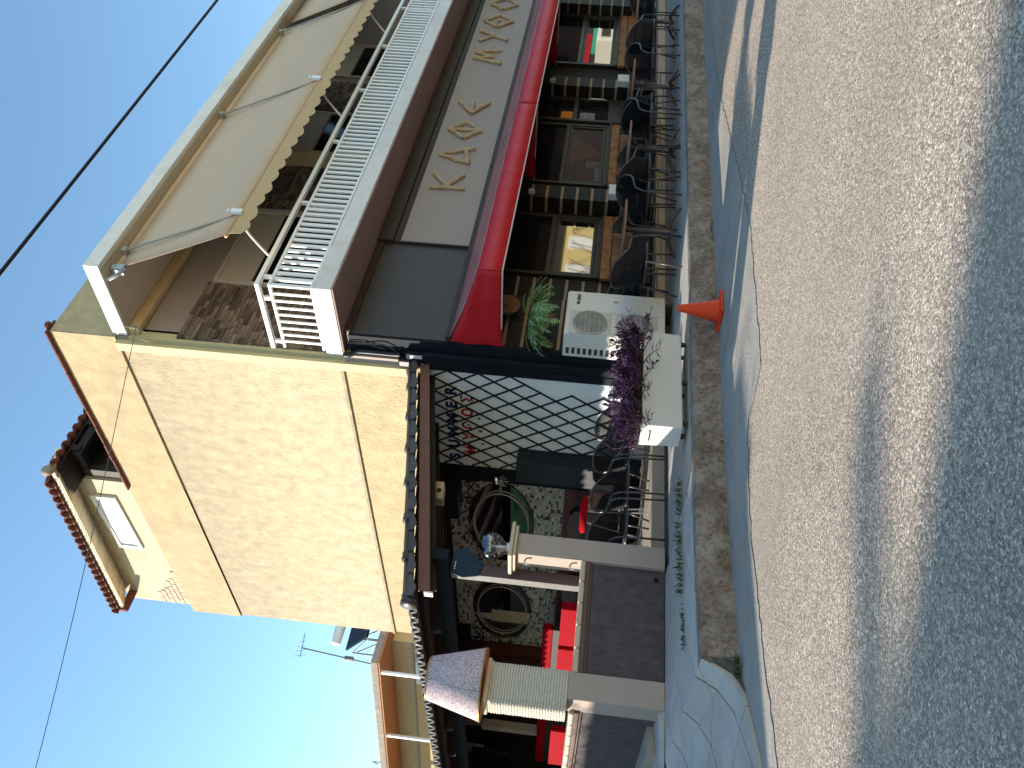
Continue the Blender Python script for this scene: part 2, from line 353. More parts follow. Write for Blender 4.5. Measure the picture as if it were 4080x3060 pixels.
m_bracket=M('blue_steel_bracket',(.02,.042,.065),.6,.2,8,spec=.08)
m_seatred=M('red_vinyl_seat',(.30,.003,.010),.8,.06,4,spec=.05)
m_stuccow=M('white_stucco_column',(.56,.53,.48),.9,.08,8,.5,40)
m_black=M('matt_black',(.007,.007,.008),.6,.2,10)
m_brownwood=M('maroon_slat_wood',(.10,.035,.025),.55,.25,5,rand=.2)
m_creamb=M('cream_board',(.50,.46,.38),.7,.05,3)
m_tfloor=M('terrace_floor_tile',(.36,.33,.28),.55,.12,3,.05,20)
m_rattan=weave('black_rattan',(.022,.022,.024),24,True)
m_seatblk=M('black_seat',(.018,.017,.019),.6,.2,20,.3,80)
m_tubeb=M('bronze_black_tube',(.06,.05,.052),.3,.1,8,spec=.5)
m_ttop=M('walnut_table_top',(.30,.15,.09),.4,.2,6,stretch=(1,6,1))
m_cone=M('orange_cone_plastic',(.72,.060,.012),.55,.08,6)
m_plantbox=M('planter_white',(.66,.64,.60),.55,.03,3)
m_purple=M('purple_leaf',(.07,.026,.075),.5,.35,9,rand=.5,hue=(.13,.06,.115))
m_purplest=M('purple_stem',(.13,.07,.10),.6,.2,9)
m_fern=M('fern_green',(.17,.36,.17),.6,.3,8,rand=.45,hue=(.28,.36,.12))
m_ferndry=M('dry_frond',(.26,.15,.06),.7,.3,8,rand=.3)
m_terrapot=M('brown_pot',(.22,.10,.07),.7,.15,6)
m_weed=M('weed_green',(.06,.085,.035),.7,.3,9,rand=.4)
m_hedge=M('hedge_green',(.035,.10,.03),.7,.4,12,rand=.5)
m_bark=M('bark',(.10,.075,.05),.9,.3,20,.6,30)
m_housey=M('warm_yellow_render',(.58,.40,.19),.85,.05,2,.1,20)
m_houseo=M('orange_soffit',(.46,.20,.09),.85,.06,2)
m_houseb=M('weathered_slab_edge',(.32,.25,.20),.9,.3,6,.3,20)
m_housec=M('cream_house_render',(.62,.50,.22),.85,.05,2)
m_winwhite=M('white_window_plastic',(.74,.73,.70),.4,.03,3)
m_frost=M('frosted_pane',(.62,.68,.70),.35,.04,2)
m_brick=M('hollow_brick',(.47,.36,.26),.85,.2,10,.3,30,rand=.15)
m_wire=M('black_cable',(.012,.012,.016),.6,.1,10)
m_wireg=M('grey_wire',(.13,.12,.11),.6,.1,10)
m_orange=M('orange_paper',(.62,.26,.03),.7,.05,5)
m_paper=M('grey_paper',(.25,.25,.27),.7,.05,5)
m_ink=M('ink',(.03,.03,.035),.7,.05,5)
m_green=M('shop_green',(.05,.34,.22),.6,.05,3)
m_vanw=M('van_white',(.70,.68,.58),.3,.03,3)
m_curtain=M('ochre_curtain',(.36,.22,.06),.8,.15,4)
m_lightgrey=M('light_grey_plastic',(.55,.57,.58),.45,.04,3)

# ================================================================== SETTING
ROAD=-.27
rd=MB()
rd.add([(-500,-500,ROAD),(500,-500,ROAD),(500,500,ROAD),(-500,500,ROAD)],[(0,1,2,3)])
kind(rd.build('ground',M('far_ground',(.36,.31,.25),.9,.2,.5)),'structure')
rd=MB(); xs=[-60,-20,-5,0,2,4,6,8,10,14,20,60]
rd.add([(-60,-4.6,ROAD+.004),(60,-4.6,ROAD+.004),(60,6.3,ROAD+.004),(-60,6.3,ROAD+.004)],[(0,1,2,3)])
kind(rd.build('road',m_road),'structure')
# cement gutter strip along the kerb with a ragged edge against the chippings
fe=[(40,5.25),(16,5.2),(13,5.25),(11,5.1),(9.5,4.95),(8.3,4.72),(7.3,4.55),(6.97,4.5),(6.3,4.42),(5.9,4.46),(5.46,4.5),(5.0,4.52),(4.78,4.56),(4.72,4.8),(4.68,5.05),(4.6,5.14),(4.38,5.17),(3.9,5.25),(3.69,5.28),(3.2,5.24),(2.65,5.19),(2.04,5.11),(0,5.0),(-20,4.9)]
pts=[]
rng=random.Random(3)
for i in range(len(fe)-1):
    n=max(2,min(30,int(math.hypot(fe[i+1][0]-fe[i][0],fe[i+1][1]-fe[i][1])/.07)))
    for k in range(n):
        t=k/n; pts.append((fe[i][0]+(fe[i+1][0]-fe[i][0])*t,fe[i][1]+(fe[i+1][1]-fe[i][1])*t+rng.uniform(-.022,.022),ROAD+.009))
pts.append((-20,4.9,ROAD+.009))
g=MB(); top=[(p[0],6.4,ROAD+.009) for p in pts]
g.grid([pts,top]); kind(g.build('gutter',m_gutter),'structure')

# pavement: level beside the cafe, falling to the road in front of the terrace
KE=[(40,5.45),(20,5.5),(14.15,5.62),(11,5.75),(9,5.84),(7.05,5.93),(4.95,6.03),(3.9,6.0),(3.46,5.98),(3.1,5.96)]   # top arris of kerb
pv=MB()
n=len(KE); a=[(x,y+.16,-.03) for x,y in KE]; b=[(x,8.6,-.03) for x,y in KE]
pv.grid([a,b])
RAMP=[(3.1,5.96,-.006),(2.96,5.9,-.16),(2.72,5.74,-.245),(2.2,5.42,-.248),(1.6,5.3,-.246),(-3,5.1,-.246)]
pv.grid([[(x,y-.01,ROAD) for x,y,z in RAMP],[(x,y,z-.05) for x,y,z in RAMP],[(x,8.6,-.08) for x,y,z in RAMP]])
pav=kind(pv.build('pavement',m_joint),'structure')
def pz(x,y):
    if x>=3.1: return 0.0
    for i in range(len(RAMP)-1):
        x1,y1,z1=RAMP[i]; x0,y0,z0=RAMP[i+1]
        if x0<=x<=x1:
            t=(x-x0)/(x1-x0); ye=y0+(y1-y0)*t; ze=z0+(z1-z0)*t+.006
            return ze*(1-min(1,max(0,(y-ye)/(8.6-ye))))
    return 0
def ye(x):
    K=KE+[(p[0],p[1]) for p in RAMP[1:]]
    for i in range(len(K)-1):
        if K[i+1][0]<=x<=K[i][0]:
            t=(x-K[i+1][0])/(K[i][0]-K[i+1][0]); return K[i+1][1]+(K[i][1]-K[i+1][1])*t
    return 5.5
# scored slabs (diamond pattern) at the left, plain poured strips to the right
def clip(poly,f):       # keep f(p)>=0
    out=[]
    for i in range(len(poly)):
        p,q=poly[i],poly[(i+1)%len(poly)]; a,b=f(p),f(q)
        if a>=0: out.append(p)
        if (a>=0)!=(b>=0): t=a/(a-b); out.append((p[0]+(q[0]-p[0])*t,p[1]+(q[1]-p[1])*t))
    return out
ca,sa=math.cos(R(38)),math.sin(R(38)); S1,S2=.62,.50
for i in range(-30,40):
    for j in range(-30,40):
        cell=[]
        for di,dj in ((.014,.016),(1-.014,.016),(1-.014,1-.016),(.014,1-.016)):
            u,v=(i+di)*S1,(j+dj)*S2
            cell.append((4+u*ca-v*sa,7+u*sa+v*ca))
        cx=sum(p[0] for p in cell)/4
        if not(-1<cx<6): continue
        for f in (lambda p:5.05-p[0],lambda p:p[0]+.2,lambda p:8.04-p[1],lambda p:p[1]-(ye(p[0])+(.17 if p[0]>3.1 else .02))):
            if len(cell)>2: cell=clip(cell,f)
        if len(cell)<3: continue
        ar=abs(sum(cell[k][0]*cell[(k+1)%len(cell)][1]-cell[(k+1)%len(cell)][0]*cell[k][1] for k in range(len(cell))))/2
        if ar<.004: continue
        s=MB()
        for lo,hi in ((3.1,9),(2.96,3.1),(2.72,2.96),(2.2,2.72),(1.6,2.2),(-3,1.6)):      # folded where the pavement drops
            c_=clip(clip(cell,lambda p:p[0]-lo),lambda p:hi-p[0])
            if len(c_)<3: continue
            n_=len(c_); V_=[(x,y,pz(x,y)) for x,y in c_]
            s.add(V_+[(x,y,z-.07) for x,y,z in V_],[tuple(range(n_))]+[(i_,n_+i_,n_+(i_+1)%n_,(i_+1)%n_) for i_ in range(n_)])
        if s.v: s.build('slab',m_slab,pav)
xx=[5.062,6.75,9.0,11.3,13.6,16.0,19,24]
for i in range(len(xx)-1):
    s=MB(); s.grid([[(x,ye(x)+.17,0) for x in (xx[i]+.006,(xx[i]+xx[i+1])/2,xx[i+1]-.006)],[(x,7.74,0) for x in (xx[i]+.006,(xx[i]+xx[i+1])/2,xx[i+1]-.006)]])
    s.build('slab',m_conc,pav)
# kerb: a worn, slightly battered concrete edge
kb=MB(); rows=[[],[],[],[],[]]
rng=random.Random(11)
KD=[]
for i in range(len(KE)-1):
    n=max(1,int((KE[i][0]-KE[i+1][0])/.09)) if KE[i][0]<17 else 4
    for k in range(n):
        t=k/n; KD.append((KE[i][0]+(KE[i+1][0]-KE[i][0])*t,KE[i][1]+(KE[i+1][1]-KE[i][1])*t))
KD.append(KE[-1])
for x,y in KD:
    j=lambda a:rng.uniform(-a,a)
    rows[0].append((x,y+.175,.002)); rows[1].append((x,y+.03+j(.008),.004+j(.003))); rows[2].append((x,y+j(.012),-.02+j(.008)))
    rows[3].append((x,y-.012+j(.008),-.15+j(.01))); rows[4].append((x,y-.03+j(.012),ROAD+.002))
kb.grid(rows)
x,y=KD[-1]; kb.add([(x,y+.175,.002),(x,y+.03,.004),(x,y,-.02),(x,y-.03,ROAD),(x-.25,y-.12,ROAD),(x-.22,y+.1,ROAD+.03)],[(0,1,2,5),(2,3,4,5)])
kind(kb.build('kerb',m_kerb,smooth=True),'structure')
# terrace floor
tf=MB(); tf.box(3.86,7.93,8.34,19.8,-.1,.12); tf.box(3.3,3.86,8.5,19.8,-.1,.12)
kind(tf.build('terrace_floor',m_tfloor),'structure')

# ================================================================== MAIN BUILDING
bl=thing('cafe_building','two storey yellow rendered cafe building with balcony, dark ground floor and small tiled rooftop room','building',(7.93,8.05,0))
s=MB(); s.box(7.93,8.1,8.06,15.75,4.36,7.5); o=s.build('side_wall',None or m_wall,bl)
# stain object z: use its own origin -> shift so that z=0 sits at the moulding
o.data.transform(Matrix.Translation((0,0,-7.5))); o.location.z=7.5
s=MB(); s.box(7.955,8.1,8.06,15.75,0,4.36); s.build('lower_side_wall',m_wall2,bl)
s=MB(); s.box(7.915,8.1,8.06,15.78,4.33,4.372); s.build('string_course',m_wall,bl)
s=MB(); s.box(7.89,8.15,8.05,11.6,7.5,8.45); s.box(7.895,8.1,11.6,15.77,7.5,8.5); s.box(7.9,20,8.04,8.2,7.54,8.44); s.build('parapet',m_band,bl)
s=MB(); s.box(8.1,22,8.2,15.74,7.2,7.49); s.box(8.1,22,15.6,15.73,0,7.19); s.build('flat_roof',m_white,bl)
# coping tiles on the parapet
t0=None
for k in range(9):
    y=8.02+k*.40; tb=MB(); tb.box(-.07,.2,0,.385,0,.028)
    if t0 is None: t0=piece('coping_tile',tb,m_terradk,bl,(7.89,y,8.45),bevel=.006)
    else: inst(t0,(7.89+random.uniform(-.008,.008),y,8.45),bl,rot=(random.uniform(-.01,.01),0,random.uniform(-.015,.015)))
s=MB(); s.lathe((7.95,8.0,8.47),[(.05,-.02),(.06,0),(.05,.03)],12); s.build('coping_end',m_terradk,bl)
# yellow vertical trims at the corner
s=MB(); s.box(7.835,7.928,8.11,8.255,3.42,7.5); s.build('pilaster_trim',m_trim,bl,bevel=.006)
s=MB(); s.box(7.912,8.05,8.05,8.11,3.42,7.32); s.box(7.912,7.93,8.255,8.29,3.42,7.5); s.build('corner_strip',m_trim,bl)
s=MB(); s.box(7.895,7.95,8.0,8.16,3.35,4.22); s.build('grey_corner_patch',m_pil,bl)
# slabs
s=MB(); s.box(7.93,22,6.84,8.04,7.33,7.535); s.build('roof_slab',[m_white],bl,bevel=.008)
s=MB(); s.box(7.96,22,6.9,8.04,7.318,7.327); s.build('balcony_ceiling',m_ceil,bl)
s=MB(); s.box(7.97,22,7.93,8.045,7.16,7.316); s.build('cornice_band',m_stain,bl,bevel=.02)
s=MB(); s.box(7.915,22,6.89,8.05,4.29,4.52); s.build('balcony_slab',m_white,bl,bevel=.008)
s=MB(); s.box(7.93,22,6.90,8.04,4.27,4.287); s.build('balcony_soffit',m_brownsoff,bl)
# upper front wall
s=MB(); s.box(8.0,22,8.06,8.2,4.52,7.2); s.build('upper_front_wall',m_upwall,bl)
# split stone cladding strips, each stone its own piece
def cladding(x0,x1,z0,z1,limit):
    rng=random.Random(int(x0*10)); z=z0; shapes=[]; cnt=0
    big=MB()
    while z<z1-.02:
        h=.062; x=x0+rng.uniform(-.15,0)
        while x<x1:
            L=rng.choice((.12,.16,.2,.26)); a=max(x,x0)+.002; b=min(x+L,x1)-.002
            if b-a>.02:
                d=rng.uniform(.018,.045)
                if limit: 
                    s=MB(); s.box(-(b-a)/2,(b-a)/2,-d,0,.002,h-.003)
                    key=(round((b-a),2),round(d,2))
                    if key not in CL: CL[key]=piece('cladding_stone',s,m_stone,bl,((a+b)/2,8.058,z))
                    else: inst(CL[key],((a+b)/2,8.058,z),bl)
                else: big.box(a,b,8.058-d,8.058,z+.002,z+h-.003)
            x+=L
        z+=h
    if not limit: kind(big.build('stone_cladding',m_stone,bl),'stuff')
CL={}
cladding(7.96,9.16,4.54,6.62,True)
cladding(11.02,12.35,4.54,6.62,False); cladding(14.3,15.4,4.54,6.62,False)
# shutters / balcony doors
def shutter(x0,x1,zb,zt,half):
    f=MB(); f.box(x0,x0+.05,8.0,8.06,4.56,zt); f.box(x1-.05,x1,8.0,8.06,4.56,zt); f.box(x0+.05,x1-.05,8.0,8.06,zt-.06,zt)
    wn=f.build('balcony_door',m_cream_alu,bl)
    sl=MB(); z=zt-.06; n=0
    while z-.045>half: sl.box(x0+.052,x1-.052,8.015+.0,8.05,z-.043,z-.002); z-=.045
    sl.build('roller_shutter',m_cream_alu,wn)
    g=MB(); g.box(x0+.052,x1-.052,8.04,8.055,4.56,half); g.build('pane',m_door,wn)
shutter(9.18,10.98,4.56,6.58,6.02); shutter(12.45,14.2,4.56,6.55,6.15); shutter(15.6,17.0,4.56,6.55,6.2)
s=MB(); s.box(12.36,12.44,7.75,8.06,4.54,7.15); s.build('partition_wall',m_stain,bl)
s=MB(); s.box(10.985,11.015,7.98,8.055,4.54,6.62); s.build('downpipe',m_aludark,bl)
# railing
rl=MB()
rl.box(7.9,22,6.885,6.955,5.215,5.275); rl.box(7.9,7.97,6.955,8.0,5.215,5.275)
rl.box(7.93,22,6.905,6.95,5.075,5.115); rl.box(7.93,7.975,6.95,8.0,5.075,5.115)
rl.box(7.93,22,6.905,6.95,4.535,4.57); rl.box(7.93,7.975,6.95,8.0,4.535,4.57)
rail=rl.build('balcony_railing',m_alu,bl,bevel=.006)
b0=None; x=7.955; k=0
while x<17.5:
    if b0 is None: b0=piece('baluster',MB().box(-.026,.026,-.012,.012,0,.505),m_alu,rail,(x,6.927,4.57)); BASE[rail.name]=BASE[bl.name]
    else: inst(b0,(x,6.927,4.57),rail)
    x+=.1185
for k in range(1,9): inst(b0,(7.952,6.95+k*.118,4.57),rail,rot=(0,0,PI/2),scale=(.5,1,1))
p0=None
for x,y in [(8.1,6.925),(9.75,6.925),(11.4,6.925),(13.05,6.925),(14.7,6.925),(16.35,6.925),(7.952,7.15),(7.952,7.9)]:
    if p0 is None: p0=piece('rail_post',MB().box(-.022,.022,-.022,.022,0,.105),m_alu,rail,(x,y,5.112))
    else: inst(p0,(x,y,5.112),rail)
for x in (8.1,9.75,11.4,13.05,14.7,16.35): 
    inst(p0,(x,6.95,4.56),rail,scale=(1,1,5.2))
# ------------------------------------------------ shop front
s=MB(); s.box(8.02,22,7.70,8.0,2.86,4.265); s.build('charcoal_fascia',m_signdark,bl,bevel=.006)
s=MB(); s.box(8.02,9.98,7.67,7.70,4.16,4.26); s.box(9.98,22,7.62,7.70,4.03,4.26); s.build('fascia_hood',m_hood,bl)
sg=thing('cafe_sign','long taupe sign board with driftwood letters below the balcony','sign',(10.03,7.68,2.9))
s=MB(); s.box(10.03,22,7.665,7.697,2.9,3.93); s.build('board',m_sign,sg,bevel=.004)
for bb_ in ((10.0,10.028,7.66,7.698,2.88,4.02),(10.03,22,7.655,7.698,3.932,4.02),(10.03,22,7.65,7.698,2.865,2.898)): MB().box(*bb_).build('frame_strip',m_hood,sg)
def letter(strokes):
    s=MB(); rng=random.Random(len(strokes)*17+int(strokes[0][0][0]*100))
    for a,b in strokes:
        n=7; pts=[]; rs=[]
        for i in range(n):
            t=i/(n-1); pts.append((a[0]+(b[0]-a[0])*t+rng.uniform(-.008,.008),7.642+rng.uniform(-.006,.006),a[1]+(b[1]-a[1])*t+rng.uniform(-.008,.008)))
            rs.append(rng.uniform(.030,.042))
        s.tube(pts,rs,7)
    return s.build('letter',m_drift,sg)
zb,zt=3.21,3.77
letter([((11.46,zb),(11.45,zt)),((11.47,3.45),(11.84,zt)),((11.52,3.5),(11.86,3.27))])
letter([((12.2,3.24),(12.42,3.79)),((12.42,3.79),(12.68,zb)),((12.22,3.28),(12.6,3.36))])
letter([((13.25,zt),(13.51,3.49)),((13.51,3.49),(13.26,zb)),((13.26,zb),(12.98,3.48)),((12.98,3.48),(13.25,zt)),((13.25,3.79),(13.26,3.2))])
letter([((14.23,3.75),(13.83,3.47)),((13.83,3.47),(14.26,3.2)),((13.85,3.47),(14.22,3.49))])
letter([((15.78,3.2),(15.97,3.77)),((15.97,3.77),(16.06,3.38)),((16.06,3.38),(16.2,3.76)),((16.2,3.76),(16.35,3.26))])
letter([((16.72,3.77),(16.97,3.5)),((17.17,3.8),(16.8,3.2))])
letter([((17.68,3.79),(17.97,3.5)),((17.97,3.5),(17.72,3.2)),((17.72,3.2),(17.4,3.5)),((17.4,3.5),(17.68,3.79)),((17.65,3.5),(17.74,3.5))])
letter([((18.55,3.78),(18.86,3.48)),((18.86,3.48),(18.56,3.2)),((18.56,3.2),(18.27,3.49)),((18.27,3.49),(18.55,3.78))])
letter([((19.5,3.78),(19.15,3.76)),((19.15,3.76),(19.38,3.5)),((19.38,3.5),(19.12,3.22)),((19.12,3.22),(19.5,3.2))])
# ground-floor walls behind the pillars
s=MB(); s.box(8.02,22,8.02,8.2,0,2.86); s.build('shop_wall',m_dark,bl)
s=MB(); s.box(7.98,8.04,7.71,8.05,0,4.2); s.build('corner_side_face',m_navy,bl)
# pillars clad with dark tiles on a light bed
def tiled(x0,x1,y0,y1,z0,z1,rows,left=True,front=True):
    core=MB(); core.box(x0+.008,x1-.008,y0+.008,y1,z0,z1); core.build('pillar_core',m_grout,bl)
    h=(z1-z0)/rows
    for r in range(rows):
        a=z0+r*h+.021; b=z0+(r+1)*h-.021
        if front: MB().box(x0,x1,y0,y0+.007,a,b).build('wall_tile',m_tile,bl)
        if left: MB().box(x0,x0+.007,y0+.0075,y1-.01,a,b).build('wall_tile',m_tile,bl)
tiled(8.045,9.07,7.72,8.02,.24,2.86,11,left=False)
tiled(9.08,9.86,8.0,8.02,.24,2.86,11,left=False)
for x in (11.52,15.26,19.0): tiled(x,x+.36,7.73,8.02,.24,2.86,11)
s=MB(); s.box(8.06,22,7.69,7.80,0,.04); s.build('skirting',m_skirt,bl)
s=MB(); s.box(8.06,22,7.715,8.0,.04,.19); s.build('plinth_base',m_skirt,bl)
t0=None; x=8.1
while x<20:
    if t0 is None: t0=piece('plinth_tile',MB().box(0,.315,0,.012,0,.145),m_plinth,bl,(x,7.702,.043),bevel=.003)
    else: inst(t0,(x,7.702,.043),bl)
    x+=.32
s=MB(); s.box(8.06,22,7.69,7.73,.193,.225); s.build('plinth_ledge',m_skirt,bl)
# windows
def window(x0,x1,z0,z1,tr,low=None):
    y=8.0; t=.06
    f=MB(); f.box(x0,x0+t,y-.05,y+.02,z0,z1); f.box(x1-t,x1,y-.05,y+.02,z0,z1); f.box(x0+t,x1-t,y-.05,y+.02,z0,z0+t); f.box(x0+t,x1-t,y-.05,y+.02,z1-t,z1); f.box(x0+t,x1-t,y-.05,y+.02,tr,tr+.08)
    wn=f.build('window',m_frame,bl,bevel=.006)
    sf=MB(); a,b,c,d=x0+t+.004,x1-t-.004,z0+t+.004,tr-.004
    sf.box(a,a+.045,y-.035,y+.01,c,d); sf.box(b-.045,b,y-.035,y+.01,c,d); sf.box(a+.045,b-.045,y-.035,y+.01,c,c+.05); sf.box(a+.045,b-.045,y-.035,y+.01,d-.04,d); sf.build('sash',m_frame,wn,bevel=.005)
    MB().box(a+.045,b-.045,y-.012,y,c+.05,d-.04).build('pane',low or m_glass,wn)
    MB().box(x0+t,x1-t,y-.012,y,tr+.08,z1-t).build('pane',m_door,wn)
    # carved boards under the window
    for k in range(3):
        zz=.50+k*.158; MB().box(x0-.03,x1+.03,7.93,7.99,zz+.004,zz+.154).build('carved_board',m_wood,bl,bevel=.012)
    MB().box(x0-.05,x1+.05,7.9,8.0,.976,1.0).build('sill',m_frame,bl)
    MB().box(x0-.03,x1+.03,7.95,8.0,.23,.5).build('apron_panel',m_hood,bl)
    return wn
window(9.88,11.40,1.0,2.55,1.70); wn2=window(12.3,14.26,1.0,2.55,1.70,m_clear); window(16.62,18.97,1.0,2.55,1.70)
s=MB(); rows=[]
for i in range(9):
    u=i/8; z=1.68-u*.6; xa=13.0+.35*u; xb=13.95-.62*u**1.3
    rows.append([(xa+(xb-xa)*j/16,8.006+.004*math.sin(j*1.9+u*3),z) for j in range(17)])
s.grid(rows); s.build('curtain',m_curtain,wn2)
MB().box(12.5,12.95,8.002,8.012,1.08,1.2).build('counter',m_lightgrey,wn2); MB().box(12.9,13.1,8.002,8.012,1.06,1.36).build('counter_screen',m_creamb,wn2)
# glazed door with notices
d=MB(); x0,x1=14.34,15.2
d.box(x0,x0+.07,7.93,8.02,.04,2.6); d.box(x1-.07,x1,7.93,8.02,.04,2.6); d.box(x0+.07,x1-.07,7.93,8.02,1.62,1.70); d.box(x0+.07,x1-.07,7.93,8.02,.04,1.06); d.box(x0+.07,x1-.07,7.93,8.02,2.5,2.6)
dr=d.build('door',m_frame,bl,bevel=.006)
MB().box(x0+.07,x1-.07,7.97,7.99,1.06,1.62).build('pane',m_door,dr); MB().box(x0+.07,x1-.07,7.97,7.99,1.70,2.5).build('pane',m_door,dr)
MB().tube([(15.08,7.9,1.1),(15.08,7.88,1.15),(15.08,7.88,1.4),(15.08,7.9,1.45)],.012).build('handle',m_steel,dr)
tag(MB().box(14.38,14.69,7.955,7.965,1.71,1.92).build('notice',m_orange),'orange paper notice on upper pane of the cafe door','notice')
pn=thing('notice','pale grey printed notice on lower pane of the cafe door','notice',(14.5,7.955,1.37))
MB().box(14.36,14.68,7.955,7.965,1.30,1.57).build('sheet',m_paper,pn)
q=MB()
for k in range(6): q.box(14.42,14.62-.03*(k%3),7.953,7.954,1.34+k*.025,1.346+k*.025)
q.box(14.48,14.55,7.953,7.954,1.51,1.535); q.build('print',m_ink,pn)
# small white fittings on the pillars
for i,x in enumerate((11.53,15.27)):
    t=thing('meter_box','pale grey box fixed to the base of the %s tiled pillar'%('nearer' if i==0 else 'farther'),'box',(x,7.72,.75),'boxes on cafe pillars')
    MB().box(x+.02,x+.30,7.60,7.725,.72,.94).build('housing',m_lightgrey,t,bevel=.012); MB().box(x+.04,x+.28,7.596,7.599,.74,.92).build('lid',m_white,t)
    l=thing('wall_lamp','small white lamp high on the %s tiled pillar'%('nearer' if i==0 else 'farther'),'lamp',(x+.1,7.7,2.25),'lamps on cafe pillars')
    MB().box(x+.03,x+.09,7.66,7.725,2.10,2.20).build('body',m_alu,l,bevel=.008)
    for k in range(4): MB().box(x+.034,x+.086,7.652,7.659,2.105+k*.024,2.12+k*.024).build('lens',m_frost,l)

# ------------------------------------------------ rooftop room
rr=MB(); rr.box(7.90,13,11.55,15.6,7.5,8.5); rr.box(7.935,13,11.56,15.58,8.5,9.45)
rr.hexa([(7.935,11.56,9.45),(13,11.56,9.45),(13,15.58,9.45),(7.935,15.58,9.45)],[(7.935,11.56,9.5),(13,11.56,9.5),(13,15.58,9.82),(7.935,15.58,9.82)])
rr.build('rooftop_room',M('cream_penthouse_render',(.50,.42,.30),.9,.12,3,.7,24,dirt=(.38,.33,.26),dscale=1.6),bl)
f=MB(); f.box(7.885,7.94,12.0,13.58,8.86,8.93); f.box(7.885,7.94,12.0,13.58,9.27,9.33); f.box(7.885,7.94,12.0,12.08,8.93,9.27); f.box(7.885,7.94,13.5,13.58,8.93,9.27)
wn=f.build('window',m_winwhite,bl,bevel=.005)
MB().box(7.915,7.94,12.08,13.5,8.93,9.27).build('pane',m_frost,wn)
# exposed hollow bricks at the far lower end
t0=None; rng=random.Random(5)
for r in range(6):
    for c in range(7):
        y=14.35+c*.19+(r%2)*.09; z=8.52+r*.1
        if y+.17>15.57 or (c<r*.8): continue
        if t0 is None: t0=piece('brick',MB().box(-.012,.01,0,.175,0,.085),m_brick,bl,(7.93,y,z))
        else: inst(t0,(7.93+rng.uniform(0,.006),y,z),bl)
# tiled roof
EL=[(7.5,10.85,9.3),(7.5,15.25,9.63)]
def barrel(name,a,b,r0,r1,mat,parent,upv=(0,0,1),open_=True):
    s=MB(); a=Vector(a); b=Vector(b); d=(b-a).normalized(); u=Vector(upv); u=(u-d*u.dot(d)).normalized(); t=d.cross(u)
    n=7; vs=[]
    for p,r in ((a,r0),(b,r1)):
        for k in range(n):
            an=PI*k/(n-1); vs.append(p+t*math.cos(an)*r+u*math.sin(an)*r)
    s.add(vs,[(k,k+1,n+k+1,n+k) for k in range(n-1)])
    return s.build(name,mat,parent,smooth=True,solid=.014)
rf=MB()
rf.hexa([(7.5,10.85,9.30),(7.98,10.85,9.47),(7.98,15.25,9.80),(7.5,15.25,9.63)],[(7.5,10.85,9.36),(7.98,10.85,9.53),(7.98,15.25,9.86),(7.5,15.25,9.69)])
roof=rf.build('rooftop_room_roof',m_soffwood,bl)
n=21
for k in range(n):
    t=(k+.5)/n; y=10.95+t*4.3; z=9.37+t*.33
    barrel('roof_tile',(7.40,y,z),(7.95,y,z+.16),.100,.085,m_terra,roof)
    if k: MB().add([(7.44,y-.17,z-.005),(7.44,y-.03,z-.005),(7.95,y-.03,z+.14),(7.95,y-.17,z+.14)],[(0,1,2,3)]).build('roof_tile',m_terra,roof,solid=.014)
for k in range(24):
    x=7.62+k*.19
    barrel('roof_tile',(x,10.74,9.30),(x,11.3,9.46),.08,.068,m_terra,roof)
big=MB()
big.add([(7.5,11.0,9.40),(7.5,15.25,9.72),(10.2,14.2,10.6),(10.2,12.9,10.55),(12.5,10.9,9.34)],[(0,1,2,3),(0,3,4)])
kind(big.build('tile_field',m_terra,roof,solid=.03),'stuff')
big=MB(); big.tube([(7.42,10.72,9.34),(7.7,11.0,9.46),(8.6,11.8,9.8)],[.085,.09,.09],8); big.build('hip_mortar',m_houseb,roof,smooth=True)
for k in range(26):
    y=11.0+k*.165; z=9.298+(y-10.85)*.075; z1=z+.155*.075
    if y<15.1: MB().hexa([(7.51,y,z-.02),(7.932,y,z+.13),(7.932,y+.158,z1+.13),(7.51,y+.158,z1-.02)],[(7.51,y,z-.004),(7.932,y,z+.146),(7.932,y+.158,z1+.146),(7.51,y+.158,z1-.004)]).build('soffit_board',m_soffwood,roof)
s=MB(); s.box(7.46,7.50,15.2,15.27,9.55,9.75); s.box(7.5,7.93,15.26,15.29,9.55,9.72); s.build('barge_board',m_terradk,roof)
s=MB()
for k in range(8): s.box(8.0+k*.55,8.1+k*.55,10.86,11.56,9.14,9.28)
s.box(7.95,12.5,10.9,11.0,9.1,9.24); s.box(7.6,12.5,10.86,11.54,9.28,9.31); s.build('veranda_beams',m_beam,roof)
s=MB(); s.box(7.98,8.1,11.35,11.5,8.4,9.25); s.build('veranda_post',m_beam,roof)
s=MB(); s.box(8.05,12.6,11.5,11.55,7.6,9.5); s.build('veranda_screen',m_beam,roof)
# ------------------------------------------------ canvas awning of the upper balcony
aw=thing('canvas_awning','beige canvas awning with scalloped ochre valance over the upper balcony','awning',(8.22,7.05,7.3))
def drop(name,x0,x1):
    s=MB(); rows=[]
    for i in range(7):
        t=i/6; sag=.03*math.sin(PI*t); rows.append([(x0+(x1-x0)*j/24,7.1+(6.4-7.1)*t,7.30+(5.63-7.30)*t-sag*.6) for j in range(25)])
    s.grid(rows); return s.build(name,m_canvas,aw,smooth=True,solid=.004)
drop('canvas',8.22,15.45); drop('canvas',15.8,21.0)
s=MB(); s.tube([(8.18,6.4,5.62),(15.5,6.4,5.62)],.022,10); s.build('front_bar',m_valance,aw,smooth=True)
s=MB(); s.tube([(8.15,7.1,7.29),(15.5,7.1,7.29)],.045,10); s.build('roller',m_canvas,aw,smooth=True)
s=MB(); s.tube([(15.75,6.4,5.62),(21.0,6.4,5.62)],.022,10); s.build('front_bar',m_valance,aw,smooth=True)
s=MB(); topv=[];mid=[];bot=[]; n=380
